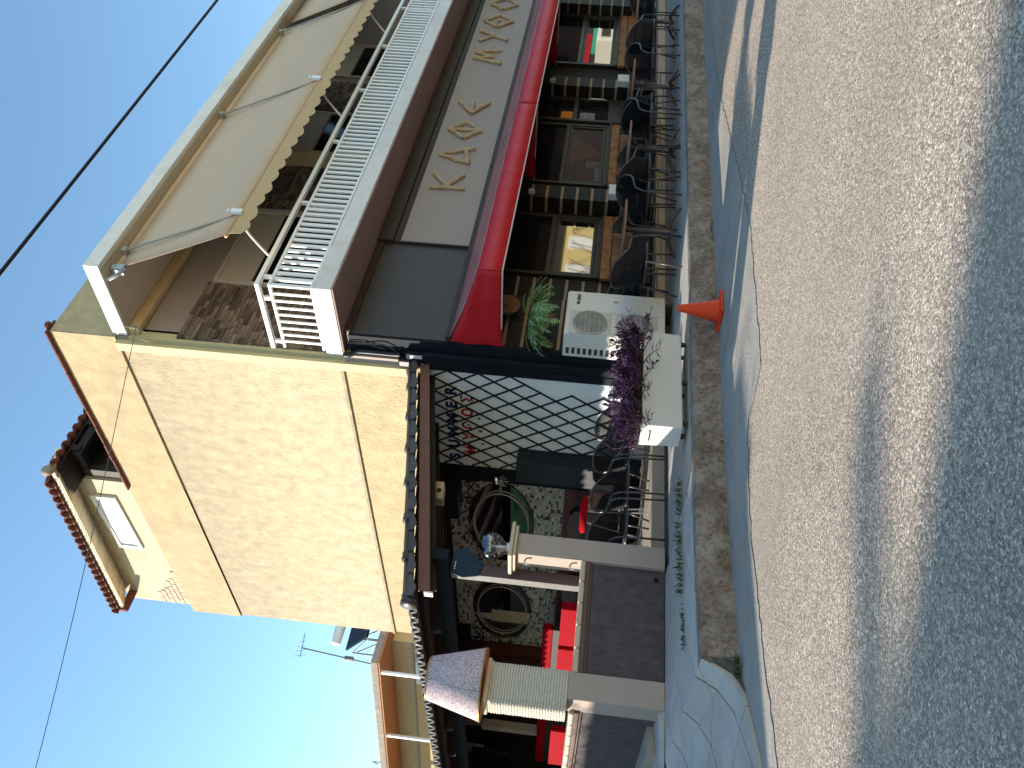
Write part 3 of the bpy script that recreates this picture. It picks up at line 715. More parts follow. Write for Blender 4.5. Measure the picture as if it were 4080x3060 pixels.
for i in range(n+1):
    x=8.24+(15.45-8.24)*i/n; ph=abs(math.sin((x-8.24)*PI/.29)); z=5.60; l=.165+.055*ph
    topv.append((x,6.395,z)); bot.append((x,6.385+.012*math.sin(x*9),z-l))
s.grid([topv,bot]); s.build('valance',m_valance,aw,solid=.004)
for x in (8.62,12.25,15.35):
    s=MB(); s.tube([(x-.12,7.02,7.30),(x-.1,6.99,7.2),(x+.04,6.42,5.66)],.016,8); s.build('folding_rod',m_aludark,aw,smooth=True)
    s=MB(); s.box(x-.16,x-.07,6.98,7.08,7.25,7.325); s.build('ceiling_bracket',m_aludark,aw)
    s=MB(); s.box(x+.01,x+.09,6.345,6.39,5.57,5.72); s.lathe((x+.05,6.36,5.73),[(.026,0),(.03,.02),(.015,.045)],10); s.build('clamp',m_alu,aw,bevel=.006)
    s=MB(); s.tube(spline([(x-.1,6.92,5.26),(x-.1,6.9,5.3),(x-.02,6.66,5.52),(x+.02,6.5,5.60),(x+.05,6.40,5.60)],6),.017,8); s.build('arm',m_alu,aw,smooth=True)
s=MB(); s.tube(spline([(8.0,7.1,7.3),(8.05,7.06,7.2),(8.16,7.04,7.14)],4),.03,8); s.box(8.1,8.2,7.0,7.1,7.14,7.3); s.build('gearbox',m_steel,aw)

# ------------------------------------------------ red awnings over the shop front
def redawn(x0,x1,label):
    t=thing('red_awning',label,'awning',(x0,7.66,2.85),'red awnings over the cafe front')
    rng=random.Random(int(x0))
    rows=[]
    nx=28
    for i in range(6):
        u=i/5; rows.append([(x0+(x1-x0)*j/nx,7.66+(6.47-7.66)*u,2.86+(2.44-2.86)*u-.025*math.sin(PI*u)+rng.uniform(-.004,.004)) for j in range(nx+1)])
    s=MB(); s.grid(rows); s.build('canvas',m_redtop,t,smooth=True,solid=.004)
    s=MB(); nv=120; a=[];b_=[];c=[]
    for j in range(nv+1):
        x=x0+(x1-x0)*j/nv; w_=.003*math.sin(x*9+math.sin(x*3.1)*3)+.002*math.sin(x*31+math.sin(x*5)*4)
        a.append((x,6.468,2.437)); b_.append((x,6.462+w_,2.30)); c.append((x,6.46+w_*1.2,2.142))
    s.grid([a,b_,c]); s.build('valance',m_red,t,smooth=True,solid=.004)
    s=MB(); s.tube([(x0,6.458,2.14),(x1,6.458,2.14)],.010,6); s.tube([(x0,6.47,2.14),(x0,7.82,2.165)],.010,6); s.build('piping',m_piping,t)
    s=MB(); rows=[]
    for i in range(13):
        u=i/12; y=6.47+(7.80-6.47)*u; zt=2.437+(2.87-2.437)*u
        rows.append([(x0+.006*math.sin(u*14)+.012*math.sin(k*1.7+u*5),y,2.147+(zt-2.147)*k/6) for k in range(7)])
    s.grid(rows); s.build('end_curtain',m_red,t,smooth=True,solid=.004)
    s=MB(); s.tube([(x0+.02,6.5,2.43),(x1-.02,6.5,2.43)],.018,8); s.tube([(x0+.03,6.5,2.42),(x0+.03,7.66,2.84)],.014,8); s.tube([(x1-.03,6.5,2.42),(x1-.03,7.66,2.84)],.014,8); s.build('support_frame',m_steel,t,smooth=True)
    s=MB(); s.box(x0,x1,7.62,7.68,2.84,2.90); s.build('head_rail',m_hood,t)
redawn(8.02,12.10,'red vinyl awning section nearest the street corner with sunlit end curtain')
redawn(12.13,16.2,'red vinyl awning section in the middle of the cafe front')
redawn(16.23,20.3,'red vinyl awning section farthest along the cafe front')

# ------------------------------------------------ air conditioner
ac=thing('air_conditioner','large cream outdoor air conditioner with two round fan grilles beside the corner','air conditioner',(8.3,7.48,0))
MB().box(7.895,8.705,7.26,7.66,.10,1.36).build('casing',m_ac,ac,bevel=.012)
s=MB(); s.box(8.33,8.705,7.252,7.259,.12,1.34); s.build('service_panel',m_ac,ac,bevel=.003)
def fan(zc):
    f=MB(); f.box(7.90,8.325,7.243,7.259,zc-.26,zc+.255)
    o=f.build('grille_panel',m_acgrill,ac,bevel=.006)
    cx=8.1; r=.215
    d_=MB(); d_.lathe((cx,7.243,zc),[(r,0),(r,-.004)],40,axis='y'); d_.build('fan_opening',m_acdark,o)
    h=MB(); h.lathe((cx,7.236,zc),[(.05,.0),(.06,-.01)],16,axis='y')
    for k in range(3):
        a=k*2*PI/3+.4; h.add([(cx+.05*math.cos(a),7.236,zc+.05*math.sin(a)),(cx+.19*math.cos(a-.25),7.237,zc+.19*math.sin(a-.25)),(cx+.2*math.cos(a+.55),7.235,zc+.2*math.sin(a+.55)),(cx+.06*math.cos(a+.9),7.236,zc+.06*math.sin(a+.9))],[(0,1,2,3)])
    h.build('fan',M('fan_grey',(.16,.15,.14),.5),o)
    g=MB()
    for k in range(-13,14):
        z=k*r/13.6; hw=math.sqrt(max(r*r-z*z,0))
        g.tube([(cx+z,7.222,zc-hw),(cx+z,7.222,zc+hw)],.0032,4)
    for k in range(-3,4):
        z=k*r/3.6; hw=math.sqrt(r*r-z*z); g.tube([(cx-hw,7.226,zc+z),(cx+hw,7.226,zc+z)],.0032,4)
    ring=[(cx+r*math.cos(2*PI*k/40),7.228,zc+r*math.sin(2*PI*k/40)) for k in range(40)]; g.tube(ring,.007,6,closed=True)
    g.build('fan_grille',m_acgrill,o)
fan(1.045); fan(.47)
s=MB()
for k in range(16): s.box(7.889,7.894,7.50,7.60,.2+k*.072,.2+k*.072+.04)
s.build('side_louvre',m_acdark,ac)
s=MB(); s.box(7.93,8.0,7.3,7.62,0,.1); s.box(8.6,8.67,7.3,7.62,0,.1); s.build('foot',m_acdark,ac)
s=MB(); s.lathe((8.475,7.249,1.215),[(.022,0),(.022,-.003)],20,axis='y'); s.build('logo',m_ink,ac)
def text(body,size,loc,rot,mat,parent,name='lettering',ext=.002,off=0,sx=1.0):
    cu=bpy.data.curves.new(name,'FONT'); cu.body=body; cu.size=size; cu.extrude=ext; cu.offset=off; cu.resolution_u=4
    tmp=bpy.data.objects.new(name+'_tmp',cu); col.objects.link(tmp)
    dg=bpy.context.evaluated_depsgraph_get(); me=bpy.data.meshes.new_from_object(tmp.evaluated_get(dg))
    bpy.data.objects.remove(tmp); bpy.data.curves.remove(cu)
    me.materials.clear(); me.materials.append(mat)
    o=bpy.data.objects.new(name,me); col.objects.link(o); o.parent=parent
    b=BASE.get(parent.name,(0,0,0)) if parent else (0,0,0)
    o.location=(loc[0]-b[0],loc[1]-b[1],loc[2]-b[2]); o.rotation_euler=rot; o.scale=(sx,1,1); return o
text('GREE',.062,(8.505,7.248,1.192),(PI/2,0,0),m_ink,ac,off=.001)
MB().box(8.52,8.555,7.247,7.2515,1.16,1.17).build('badge',m_acgrill,ac)
MB().box(8.53,8.56,7.247,7.2515,.70,.76).build('rating_label',m_brass,ac)
s=MB(); s.tube(spline([(8.72,7.45,.3),(8.8,7.45,.25),(8.82,7.6,.12),(8.82,7.69,.1)],5),.016,8); s.box(8.70,8.8,7.4,7.5,.05,.11); s.build('pipe',m_lightgrey,ac)

# black downpipe at the corner and loose cables
dp=thing('downpipe','black rectangular downpipe with hopper on the building corner below the balcony','pipe',(7.9,8.0,0))
MB().box(7.885,7.96,7.86,7.985,.02,3.42).build('pipe',m_navy,dp,bevel=.015)
MB().box(7.86,7.97,7.98,8.10,3.36,3.53).build('hopper',m_pipeblk,dp,bevel=.02)
s=MB(); s.tube(spline([(7.93,7.93,3.5),(7.94,7.95,3.6),(7.94,7.95,4.05),(7.92,7.98,4.14),(7.9,8.0,4.2),(7.9,8.0,4.27)],5),.035,10); s.build('bend',m_pipeblk,dp,smooth=True)
MB().box(7.872,7.884,7.88,7.93,3.2,3.36).build('clip',m_lightgrey,dp)
s=MB(); s.tube(spline([(7.97,7.84,4.22),(7.96,7.83,3.95),(7.95,7.8,3.75),(7.95,7.86,3.6),(7.94,7.92,3.56)],6),.008,6); s.tube(spline([(7.97,7.8,4.2),(7.965,7.79,4.0),(7.96,7.85,3.85),(7.95,7.88,3.7)],6),.006,6)
tag(s.build('loose_cable',m_wire),'thin black cables looping on the dark panel under balcony corner','cable')
s=MB(); s.tube(spline([(7.87,8.02,7.12),(7.88,8.08,6.95),(7.905,8.1,6.7),(7.905,8.106,6.0),(7.905,8.104,5.2),(7.905,8.1,4.5),(7.89,8.14,4.32),(7.9,8.06,4.2)],8),.007,6)
tag(s.build('wall_cable',M('cream_cable',(.50,.42,.26),.6)),'cream cable clipped down the yellow building corner','cable')

# wires in the sky
s=MB(); pts=[]
for i in range(25):
    t=i/24; x=1.2+t*8.6; pts.append((x,3.0,4.23+.036*(x-1.2)+.012*((x-5.2)/4)**2))
s.tube(pts,.0105,8); tag(s.build('power_cable',m_wire,smooth=True),'thick black power cable crossing the sky over the roof corner','cable')
s=MB(); a=Vector((7.86,7.8,7.1)); b=Vector((3.4,11.74,7.91)); pts=[a+(b-a)*(i/20)*1.6-Vector((0,0,.12*math.sin(PI*min(1,i/20)))) for i in range(21)]
s.tube(pts,.006,6); s.tube(spline([(7.92,7.86,7.3),(7.9,7.83,7.18),(7.86,7.8,7.1)],4),.012,6); s.tube(spline([(7.86,7.8,7.1),(7.84,7.84,7.0),(7.87,7.88,6.98),(7.88,7.9,7.06)],4),.006,6)
tag(s.build('service_wire',m_wireg,smooth=True),'thin grey wire running from the balcony ceiling hook across the sky','cable')

# ================================================================== TERRACE
# mosaic on the side wall
ms=MB(); ms.box(7.925,7.953,10.43,15.62,1.19,3.1); mw=ms.build('mosaic_panel',m_mosg,bl); BASE[mw.name]=BASE[bl.name]
rng=random.Random(21); rowsn=0; z=1.2; cnt=0; MS={}; restl=MB(); restd=MB()
while z<3.06:
    h=rng.choice((.028,.034,.042)); y=10.44
    while y<15.6:
        l=rng.choice((.05,.07,.09,.12)); e=min(y+l,15.61)
        dark=rng.random()<.2
        if dark: l2=min(l,.09); e=min(y+l2,15.61)
        d=rng.uniform(.006,.016)
        if e-y>.02 and z+h<3.09:
            if cnt<290 and y<12.9 and rng.random()<.30:
                key=(round(e-y,2),h,dark)
                loc=(7.925,y+.002,z+.002)
                if key not in MS: MS[key]=piece('mosaic_stone',MB().box(-.012,0,0,key[0]-.004,0,h-.004),m_mosd if dark else m_mos,mw,loc)
                else: inst(MS[key],loc,mw)
                cnt+=1
            else: (restd if dark else restl).box(7.925-d,7.925,y+.002,e-.002,z+.002,z+h-.002)
        y=e
    z+=h
kind(restl.build('mosaic_field',m_mos,mw),'stuff'); kind(restd.build('mosaic_dark_field',m_mosd,mw),'stuff')
s=MB(); s.box(7.87,7.924,10.43,15.6,1.135,1.19); s.box(7.90,7.95,10.43,15.6,.12,1.135); s.build('dado',m_brownwood,mw)
for k in range(12):
    MB().box(7.888,7.899,10.45,12.5,.14+k*.08,.21+k*.08).build('dado_slat',m_brownwood,mw)
# mirrors (wide ovals)
def oval(yc,zc,ry,rz,label):
    t=thing('oval_mirror',label,'mirror',(7.91,yc,zc),'oval mirrors on the mosaic wall')
    n=56; g=MB(); ring=[(yc+ry*math.cos(2*PI*k/n),zc+rz*math.sin(2*PI*k/n)) for k in range(n)]
    g.poly([(7.898,y,z) for y,z in ring],(.012,0,0)); g.build('glass',m_mirror,t)
    f=MB(); f.tube([(7.899,y,z) for y,z in ring],.008,6,closed=True); f.build('rim',m_black,t,smooth=True)
    f=MB(); f.tube([(7.87,yc+ry*.78*math.cos(2*PI*k/n),zc+rz*.84*math.sin(2*PI*k/n)) for k in range(n)],.012,6,closed=True)
    for a in (0,PI): f.tube([(7.87,yc+ry*.78*math.cos(a),zc),(7.9,yc+ry*.9*math.cos(a),zc)],.01,5)
    f.build('ring',m_ring,t,smooth=True)
oval(11.55,2.17,1.07,.525,'oval mirror with pale inner ring behind the round glass lamp')
oval(14.3,2.17,1.08,.535,'oval mirror with pale inner ring above the red benches')
# white lattice panel wall
lp=thing('lattice_wall','white plaster panel with black diagonal lattice and painted blue and red lettering','wall',(7.93,8.05,.1))
MB().box(7.905,7.929,8.12,10.12,.1,3.14).build('panel',m_latt,lp)
dY,dZ=.1345,.2105
def rod(y0,z0,y1,z1): 
    o=MB(); o.tube([(7.895,y0,z0),(7.895,y1,z1)],.0135,6); return o.build('lattice_rod',m_rod,lp)
def segs(sgn):
    for k in range(-26,30):
        y=8.26+.269*k; z=3.09; best=[]
        ts=[i/400 for i in range(0,401)]
        run=None
        for t in ts:
            zz=z+.03-t*2.65; yy=y+sgn*(z-zz)*dY/dZ
            ymin=8.10 if zz>2.02 else (8.12+ (2.02-zz)*.62 if zz>1.6 else 8.385)
            ok=ymin<=yy<=(10.10) and not(yy>9.75 and zz<1.92)
            if ok:
                if run is None: run=(yy,zz)
                last=(yy,zz)
            elif run is not None:
                if abs(run[1]-last[1])>.12: rod(*run,*last)
                run=None
        if run is not None and abs(run[1]-last[1])>.12: rod(*run,*last)
segs(1); segs(-1)
rotL=(PI/2,0,-PI/2)
def wtext(ch,yc,z,size,mat,off,sx=1.0):
    return text(ch,size,(7.9035,yc,z),rotL,mat,lp,name='lettering',ext=.0008,off=off,sx=sx)
for ch,y in zip('SUMMER',(9.98,9.73,9.46,9.18,8.87,8.60)): wtext(ch,y,2.78,.215,m_blue,.012,1.15)
for ch,y in zip('\u039c\u03a5\u0398\u039f\u03a3',(9.85,9.53,9.29,9.02,8.74)): wtext(ch,y,2.56,.212,m_redl,.009,1.08)
def star(y,z,r):
    s=MB(); pts=[]
    for k in range(10):
        a=PI/2+k*PI/5; q=r if k%2==0 else r*.42; pts.append((7.9035,y+q*math.cos(a),z+q*math.sin(a)))
    s.poly(pts,(-.001,0,0)); s.build('star',m_rod,lp)
star(9.04,2.47,.036); star(9.31,2.455,.045); star(9.59,2.43,.036); star(9.20,2.63,.03)
MB().box(7.87,7.925,10.12,10.43,.12,3.14).build('dark_post',m_navy,bl); MB().box(7.88,7.953,7.99,8.12,.1,3.35).build('dark_edge_strip',m_navy,bl)
# dark glossy cabinet at the end of the lattice
cb=thing('dark_cabinet','tall dark glossy cabinet standing against the lattice wall','cabinet',(7.6,9.95,.12))
m_gloss=M('navy_gloss',(.013,.017,.024),.5,.1,4,spec=.35)
MB().box(7.63,7.90,9.60,10.05,.12,1.91).build('body',m_gloss,cb,bevel=.008)
MB().box(7.62,7.628,9.62,10.03,.16,.9).build('door',m_gloss,cb)
# sconces
def sconce(y,z,label):
    t=thing('wall_sconce',label,'lamp',(7.88,y,z),'crystal wall lamps')
    s=MB(); s.lathe((7.80,y,z+.02),[(.02,-.06),(.06,-.04),(.075,.0),(.06,.05),(.03,.07)],14); s.build('glass_shade',m_mirror,t,smooth=True)
    for k in range(5):
        s=MB(); s.tube(spline([(7.87,y,z),(7.83,y+(k-2)*.03,z-.05),(7.8,y+(k-2)*.05,z-.02-.02*(k%2)),(7.79,y+(k-2)*.06,z-.1-.03*(k%3))],4),.005,5); s.build('arm',m_steel,t)
sconce(10.28,2.2,'crystal wall lamp on the dark post between lattice and first mirror'); sconce(12.95,2.2,'crystal wall lamp between the two oval mirrors'); sconce(15.85,2.2,'crystal wall lamp on the dark post past the second mirror')
# black boxes on scrolled brackets
def boxbr(y0,y1,label):
    t=thing('speaker_cabinet',label,'cabinet',(7.75,(y0+y1)/2,2.8),'black cabinets on scrolled brackets')
    MB().box(7.55,7.91,y0,y1,2.78,3.10).build('housing',m_black,t,bevel=.01)
    for y in (y0+.12,y1-.12):
        s=MB(); s.tube(spline([(7.9,y,2.55),(7.8,y,2.6),(7.68,y,2.66),(7.6,y,2.74),(7.56,y,2.77)],5),.013,6)
        sp=[]
        for k in range(16):
            a=k*.45; r=.055*(1-k/18); sp.append((7.82+r*math.cos(a),y,2.67+r*math.sin(a)))
        s.tube(sp,.010,6); s.tube([(7.9,y,2.5),(7.9,y,2.77)],.012,6); s.build('bracket',m_rod,t,smooth=True)
boxbr(10.36,11.05,'black cabinet on scrolled brackets above the first mirror'); boxbr(15.0,15.6,'black cabinet on scrolled brackets beyond the second mirror')
# lean-to roof
tr=thing('terrace_roof','lean to terrace roof of dark barrel tiles with brown fascia against the yellow wall','roof',(7.9,8.05,2.6))
def rz(x): return 2.60+(x-4.4)*.1935
s=MB()
for (y0,y1) in ((8.12,19.5),):
    s.hexa([(4.68,y0,rz(4.68)-.10),(7.92,y0,rz(7.92)-.10),(7.92,y1,rz(7.92)-.10),(4.68,y1,rz(4.68)-.10)],[(4.68,y0,rz(4.68)-.06),(7.92,y0,rz(7.92)-.06),(7.92,y1,rz(7.92)-.06),(4.68,y1,rz(4.68)-.06)])
s.build('deck',m_deck,tr)
s=MB()
nrow=0; per=.205; rows=[]
ys=[8.2+per*j/8 for j in range(int(11.2/per*8))]
for c in range(12):
    xa=4.72+c*.27; xb=xa+.27; 
    s.grid([[(xa,y,rz(xa)-.005+.028*math.cos((y-8.2)*2*PI/per)) for y in ys],[(min(xb,7.92),y,rz(min(xb,7.92))-.03+.028*math.cos((y-8.2)*2*PI/per)) for y in ys]])
kind(s.build('tile_field',m_rtile,tr,smooth=True),'stuff')
# eave course, each tile its own piece
s=MB(); ny=10
rows=[]
for i,(dx,dz) in enumerate(((-.0,0),(.3,.058))):
    rows.append([(dx,per*t_,dz+h_) for t_,h_ in ((0,-.022),(.36,-.026),(.44,.0),(.50,.030),(.72,.040),(.94,.030),(1,-.015))])
s.grid(rows)
e0=piece('eave_tile',s,m_rtile,tr,(4.40,8.16,2.625),smooth=False,solid=.034)
for k in range(1,54): inst(e0,(4.40+random.uniform(-.006,.006),8.16+k*per,2.625),tr)
# verge tiles and half-round caps up the rake
for k in range(13):
    x=4.43+k*.268
    s=MB(); top=[];bot=[];back=[]
    for i in range(13):
        t=i/12; xx=x+t*.272; zz=rz(xx)+.012*(1-t)
        dp=.034+.026*math.sin(PI*min(1,t*1.35))**2 if t<.74 else .034-.03*(t-.74)/.26
        top.append((xx,7.972-.02*(1-t),zz+.055)); bot.append((xx,7.968-.03*(1-t),zz+.05-dp-.02)); back.append((xx,8.22,zz+.05))
    s.grid([back,top,bot]); s.build('verge_tile',m_rtile,tr,smooth=False,solid=.012)
for k in range(7):
    x=4.40+k*.505
    a=Vector((x,8.05,rz(x)+.072)); b=Vector((min(x+.52,7.9),8.05,rz(min(x+.52,7.9))+.062))
    s=MB(); s.tube([a,a+(b-a)*.07,a+(b-a)*.1,a+(b-a)*.16,a+(b-a)*.19,b],[.074,.074,.062,.070,.058,.055],12); s.build('ridge_cap',m_rtile,tr,smooth=True)
s=MB(); s.lathe((4.39,8.05,rz(4.4)+.06),[(.02,-.03),(.088,-.02),(.09,.02),(.06,.05)],18,axis='x'); s.build('cap_end',m_rtile,tr,smooth=True)
s=MB(); a=Vector((4.55,8.03,rz(4.55)-.105)); b=Vector((7.87,8.03,rz(7.87)-.105)); s.bar(a,b,.03,.125,(0,0,1)); s.build('fascia_board',m_fascia,tr,bevel=.004)
s=MB(); s.box(4.62,4.66,8.14,19.3,2.545,2.655); s.build('eave_board',m_deck,tr)
s=MB(); s.box(4.525,4.545,8.02,8.10,rz(4.5)-.19,rz(4.5)-.09); s.build('fascia_end',m_capt,tr)
# rafters, eave beam and wall plate
for k in range(12):
    y=8.3+k*.95; s=MB(); s.bar((4.72,y,rz(4.72)-.16),(7.9,y,rz(7.9)-.16),.08,.12); s.build('rafter',m_beam,tr)
s=MB(); s.box(5.02,5.16,8.14,19.4,2.36,2.53); s.build('beam',m_navy,tr,bevel=.006)
s=MB(); s.box(7.82,7.92,10.12,19.4,3.0,3.14); s.box(7.84,7.92,8.1,10.12,3.14,3.20); s.build('wall_plate',m_black,tr)
# post behind the glass-lamp pillar, with bracket
ps=thing('roof_post','slim steel post carrying the terrace roof behind the glass lamp pillar','post',(5.08,8.44,.12))
s=MB(); s.cm=0; s.box(5.02,5.15,8.38,8.5,.12,2.34); o=s.build('shaft',m_post,ps,bevel=.006)
s=MB(); s.box(5.0135,5.0185,8.385,8.495,.12,2.33); s.build('painted_sunlit_face',m_postlit,ps)  # thin sheet on the sunward side with the sunlight painted in
s=MB(); s.poly([(5.0,8.36,2.345),(5.3,8.36,2.345),(5.34,8.36,2.2),(5.22,8.36,2.08),(5.16,8.36,1.98),(5.0,8.36,2.02),(4.96,8.36,2.2)],(0,.018,0)); s.build('bracket_plate',m_bracket,ps,bevel=.003)
for k in range(4):
    s=MB(); s.lathe((5.05+k*.028,8.355,2.30),[(.008,0),(.008,-.01)],8,axis='y'); s.build('bolt',m_steel,ps)
# pillars and low walls
bp=thing('lamp_pillar','taupe pillar with moulded cream cap carrying the round glass bulb','pillar',(5.28,8.17,0))
MB().box(5.14,5.41,8.05,8.29,0,1.62).build('shaft',m_pil,bp,bevel=.006)
MB().box(5.08,5.47,7.99,8.35,1.62,1.655).build('cap_lower',m_capt,bp,bevel=.01); MB().box(5.05,5.50,7.96,8.38,1.655,1.70).build('cap_upper',m_capt,bp,bevel=.015)
for z in (1.52,1.02):
    s=MB(); s.tube([(5.138,8.17,z),(5.10,8.17,z),(5.09,8.17,z-.05)],.012,6); s.build('hook',m_steel,bp)
bu=thing('globe_bulb','large clear glass globe bulb standing on the taupe pillar cap','lamp',(5.28,8.17,1.70))
s=MB(); prof=[(.05,.0),(.055,.05)]+[(.155*math.sin(a),.215-.155*math.cos(a)) for a in [PI*k/16 for k in range(3,17)]]; prof[-1]=(.001,prof[-1][1])
s.lathe((5.28,8.17,1.70),prof,28,caps=False); s.build('glass',m_bulb,bu,smooth=True)
s=MB(); s.lathe((5.28,8.17,1.702),[(.06,0),(.06,.03),(.045,.05)],20); s.build('socket',m_steel,bu)
s=MB(); s.lathe((5.28,8.17,1.74),[(.02,0),(.016,.1),(.012,.14)],10); s.tube([(5.28,8.17,1.88),(5.31,8.17,1.95)],.004,5); s.tube([(5.28,8.17,1.88),(5.25,8.17,1.95)],.004,5); s.build('filament_stem',m_lightgrey,bu)
def lowwall(pts,label):
    (x0,y0),(x1,y1)=pts
    t=thing('low_wall',label,'wall',(x0,y0,0),'low terrace walls')
    d=Vector((x1-x0,y1-y0,0)); L=d.length; d.normalize(); nrm=Vector((d.y,-d.x,0))   # outward
    def bx(o0,o1,z0,z1,a=0,b=None): 
        b=L if b is None else b; p=Vector((x0,y0,0))
        P=[p+d*a+nrm*o1,p+d*b+nrm*o1,p+d*b+nrm*o0,p+d*a+nrm*o0]
        return MB().hexa([(v.x,v.y,z0) for v in P],[(v.x,v.y,z1) for v in P])
    bx(-.16,0,0,.80).build('core',m_lowall,t)
    bx(-.17,.025,.775,.802).build('moulding',m_mould,t,bevel=.008); bx(-.175,.045,.80,.85).build('moulding',m_mould,t,bevel=.012)
    n=max(1,int(round(L/.27))); 
    for k in range(n): bx(-.19,.06,.85,.905,L*k/n+.001,L*(k+1)/n-.002).build('cap_tile',m_capt,t,bevel=.018)
    return t
lowwall(((3.86,8.10),(5.14,8.10)),'dark rendered low wall with cream cap tiles between the two taupe pillars')
t2=lowwall(((3.60,12.6),(3.60,8.30)),'dark rendered low wall with cream cap running back from the rope pillar')
s=MB(); s.hexa([(3.05,8.1,0),(3.595,8.06,0),(3.595,12,0),(3.0,12,0)],[(3.1,8.16,.03),(3.595,8.1,.06),(3.595,12,.06),(3.05,12,.03)]); s.build('footing',m_conc,t2)
s=MB(); s.lathe((5.02,8.098,.09),[(.028,0),(.028,-.006)],12,axis='y'); tag(s.build('drain_hole',m_black),'small round drain hole low in the dark terrace wall','drain')
rp=thing('rope_pillar','taupe pillar wrapped in thick cream rope above the low wall','pillar',(3.72,8.18,0))
MB().box(3.58,3.86,8.05,8.32,0,.935).build('shaft',m_pil,rp,bevel=.006)
MB().box(3.475,3.87,8.075,8.30,.935,1.67).build('core',m_pil,rp)
def coil(z):
    pts=[]; x0,x1,y0,y1=3.465,3.875,8.055,8.325; r=.05
    for cx,cy,a0 in ((x1-r,y1-r,0),(x0+r,y1-r,90),(x0+r,y0+r,180),(x1-r,y0+r,270)):
        for k in range(4): a=R(a0+k*30); pts.append((cx+r*math.cos(a)-3.67,cy+r*math.sin(a)-8.19,0))
    return MB().tube(pts,.0142,8,closed=True)
c0=piece('rope_coil',coil(0),m_rope,rp,(3.67,8.19,.95),smooth=True)
for k in range(1,27): inst(c0,(3.67+random.uniform(-.002,.002),8.19,.95+k*.0273),rp,rot=(0,0,PI if k%2 else 0))
MB().box(3.47,3.88,8.05,8.33,1.675,1.70).build('cap',m_capt,rp,bevel=.008); MB().box(3.45,3.90,8.03,8.35,1.70,1.745).build('cap_upper',m_capt,rp,bevel=.012)
ls=thing('lampshade','large floral fabric lampshade on top of the rope wrapped pillar','lampshade',(3.69,8.2,1.75))
s=MB(); s.lathe((3.69,8.2,0),[(.345,1.765),(.345,1.775),(.205,2.315)],40,caps=False); s.build('fabric',m_shade,ls,smooth=True,solid=.008)
for r,z in ((.347,1.768),(.206,2.312)):
    s=MB(); s.tube([(3.69+r*math.cos(2*PI*k/40),8.2+r*math.sin(2*PI*k/40),z) for k in range(40)],.010,6,closed=True); s.build('rim',m_brass,ls,smooth=True)
s=MB(); s.lathe((3.69,8.2,1.772),[(.33,0),(.33,.004)],40); s.build('inner_disc',m_brass,ls)
s=MB(); s.tube([(3.69+.345*math.cos(-2.2),8.2+.345*math.sin(-2.2),1.775),(3.69+.205*math.cos(-2.2),8.2+.205*math.sin(-2.2),2.31)],.006,5); s.build('seam',M('seam_grey',(.25,.21,.24),.8),ls)
# red benches
def bench(x,y0,y1,z0,z1,label,back=True):
    t=thing('red_bench',label,'bench',(x,(y0+y1)/2,.12),'red vinyl benches in the terrace')
    n=2 if y1-y0>2.5 else 1
    for k in range(n):
        a=y0+(y1-y0)*k/n; b=y0+(y1-y0)*(k+1)/n
        MB().box(x-.06,x+.06,a+.004,b-.004,z0,z1).build('backrest',m_seatred,t,bevel=.015)
        MB().box(x-.55,x-.06,a+.004,b-.004,.42,.55).build('seat',m_seatred,t,bevel=.02)
    MB().box(x-.5,x+.05,y0+.02,y1-.02,.12,.42).build('base',m_hood,t)
    MB().box(x-.04,x+.04,y0+.05,y1-.05,.55,z0+.005).build('back_frame',m_hood,t)
bench(7.0,13.05,18.9,1.19,1.36,'long red vinyl bench with raised backrest along the mosaic wall')
bench(5.9,10.38,11.42,.56,1.075,'red vinyl bench back nearest the glass lamp pillar')
bench(5.9,11.52,13.2,.56,1.075,'red vinyl bench back next to the rope pillar')
bench(5.9,14.45,15.95,.56,1.075,'red vinyl bench back on the far side of the rope pillar from the glass lamp')
# dark back of the terrace: bar wall, columns, television
bk=thing('bar_wall','dark timber bar wall at the back of the terrace','wall',(6,19.6,0))
MB().box(3.5,13,19.6,19.8,0,3.3).build('back_panel',m_deck,bk); MB().box(7.94,8.1,15.78,19.6,0,3.3).build('side_panel',m_deck,bk)
for k in range(10): MB().box(7.90,7.935,15.9+k*.36,15.95+k*.36,1.2,2.2).build('slat',m_brownwood,bk)
s=MB(); s.box(7.7,7.93,15.66,16.0,.12,3.1); s.build('end_post',m_brownwood,bk)
def colm(x,y,w,z0,z1,label):
    t=thing('stucco_column',label,'column',(x,y,.12),'white stucco columns in the terrace')
    MB().box(x-w/2,x+w/2,y-w/2,y+w/2,.12,z1).build('shaft',m_stuccow,t,bevel=.01)
    MB().box(x-w*.25,x+w*.25,y-w*.25,y+w*.25,z1,z1+.45).build('steel_post',m_steel,t)
colm(7.35,18.25,.18,.12,2.55,'white stucco column beside the television'); colm(7.2,15.95,.26,.12,2.5,'white stucco column right behind the rope pillar')
tv=thing('television','flat black television hung beside the white stucco column','television',(6.9,19,2.3))
MB().box(7.02,7.08,18.85,19.5,1.95,2.75).build('screen',M('tv_screen',(.01,.01,.012),.1),tv,bevel=.006); MB().box(7.08,7.2,19.0,19.2,2.5,2.9).build('arm',m_steel,tv)
sp=thing('spot_lamp','small silver spot lamp under the terrace roof beside the television','lamp',(6.6,19.2,1.9))
s=MB(); s.lathe((6.55,19.2,1.75),[(.05,0),(.07,.14),(.03,.17)],12); s.build('head',m_steel,sp); MB().tube([(6.55,19.2,1.92),(6.55,19.2,2.3)],.012).build('stem',m_steel,sp)
bx=thing('wall_box','pale wooden box with round hole under the roof fascia','box',(6.0,8.5,2.6))
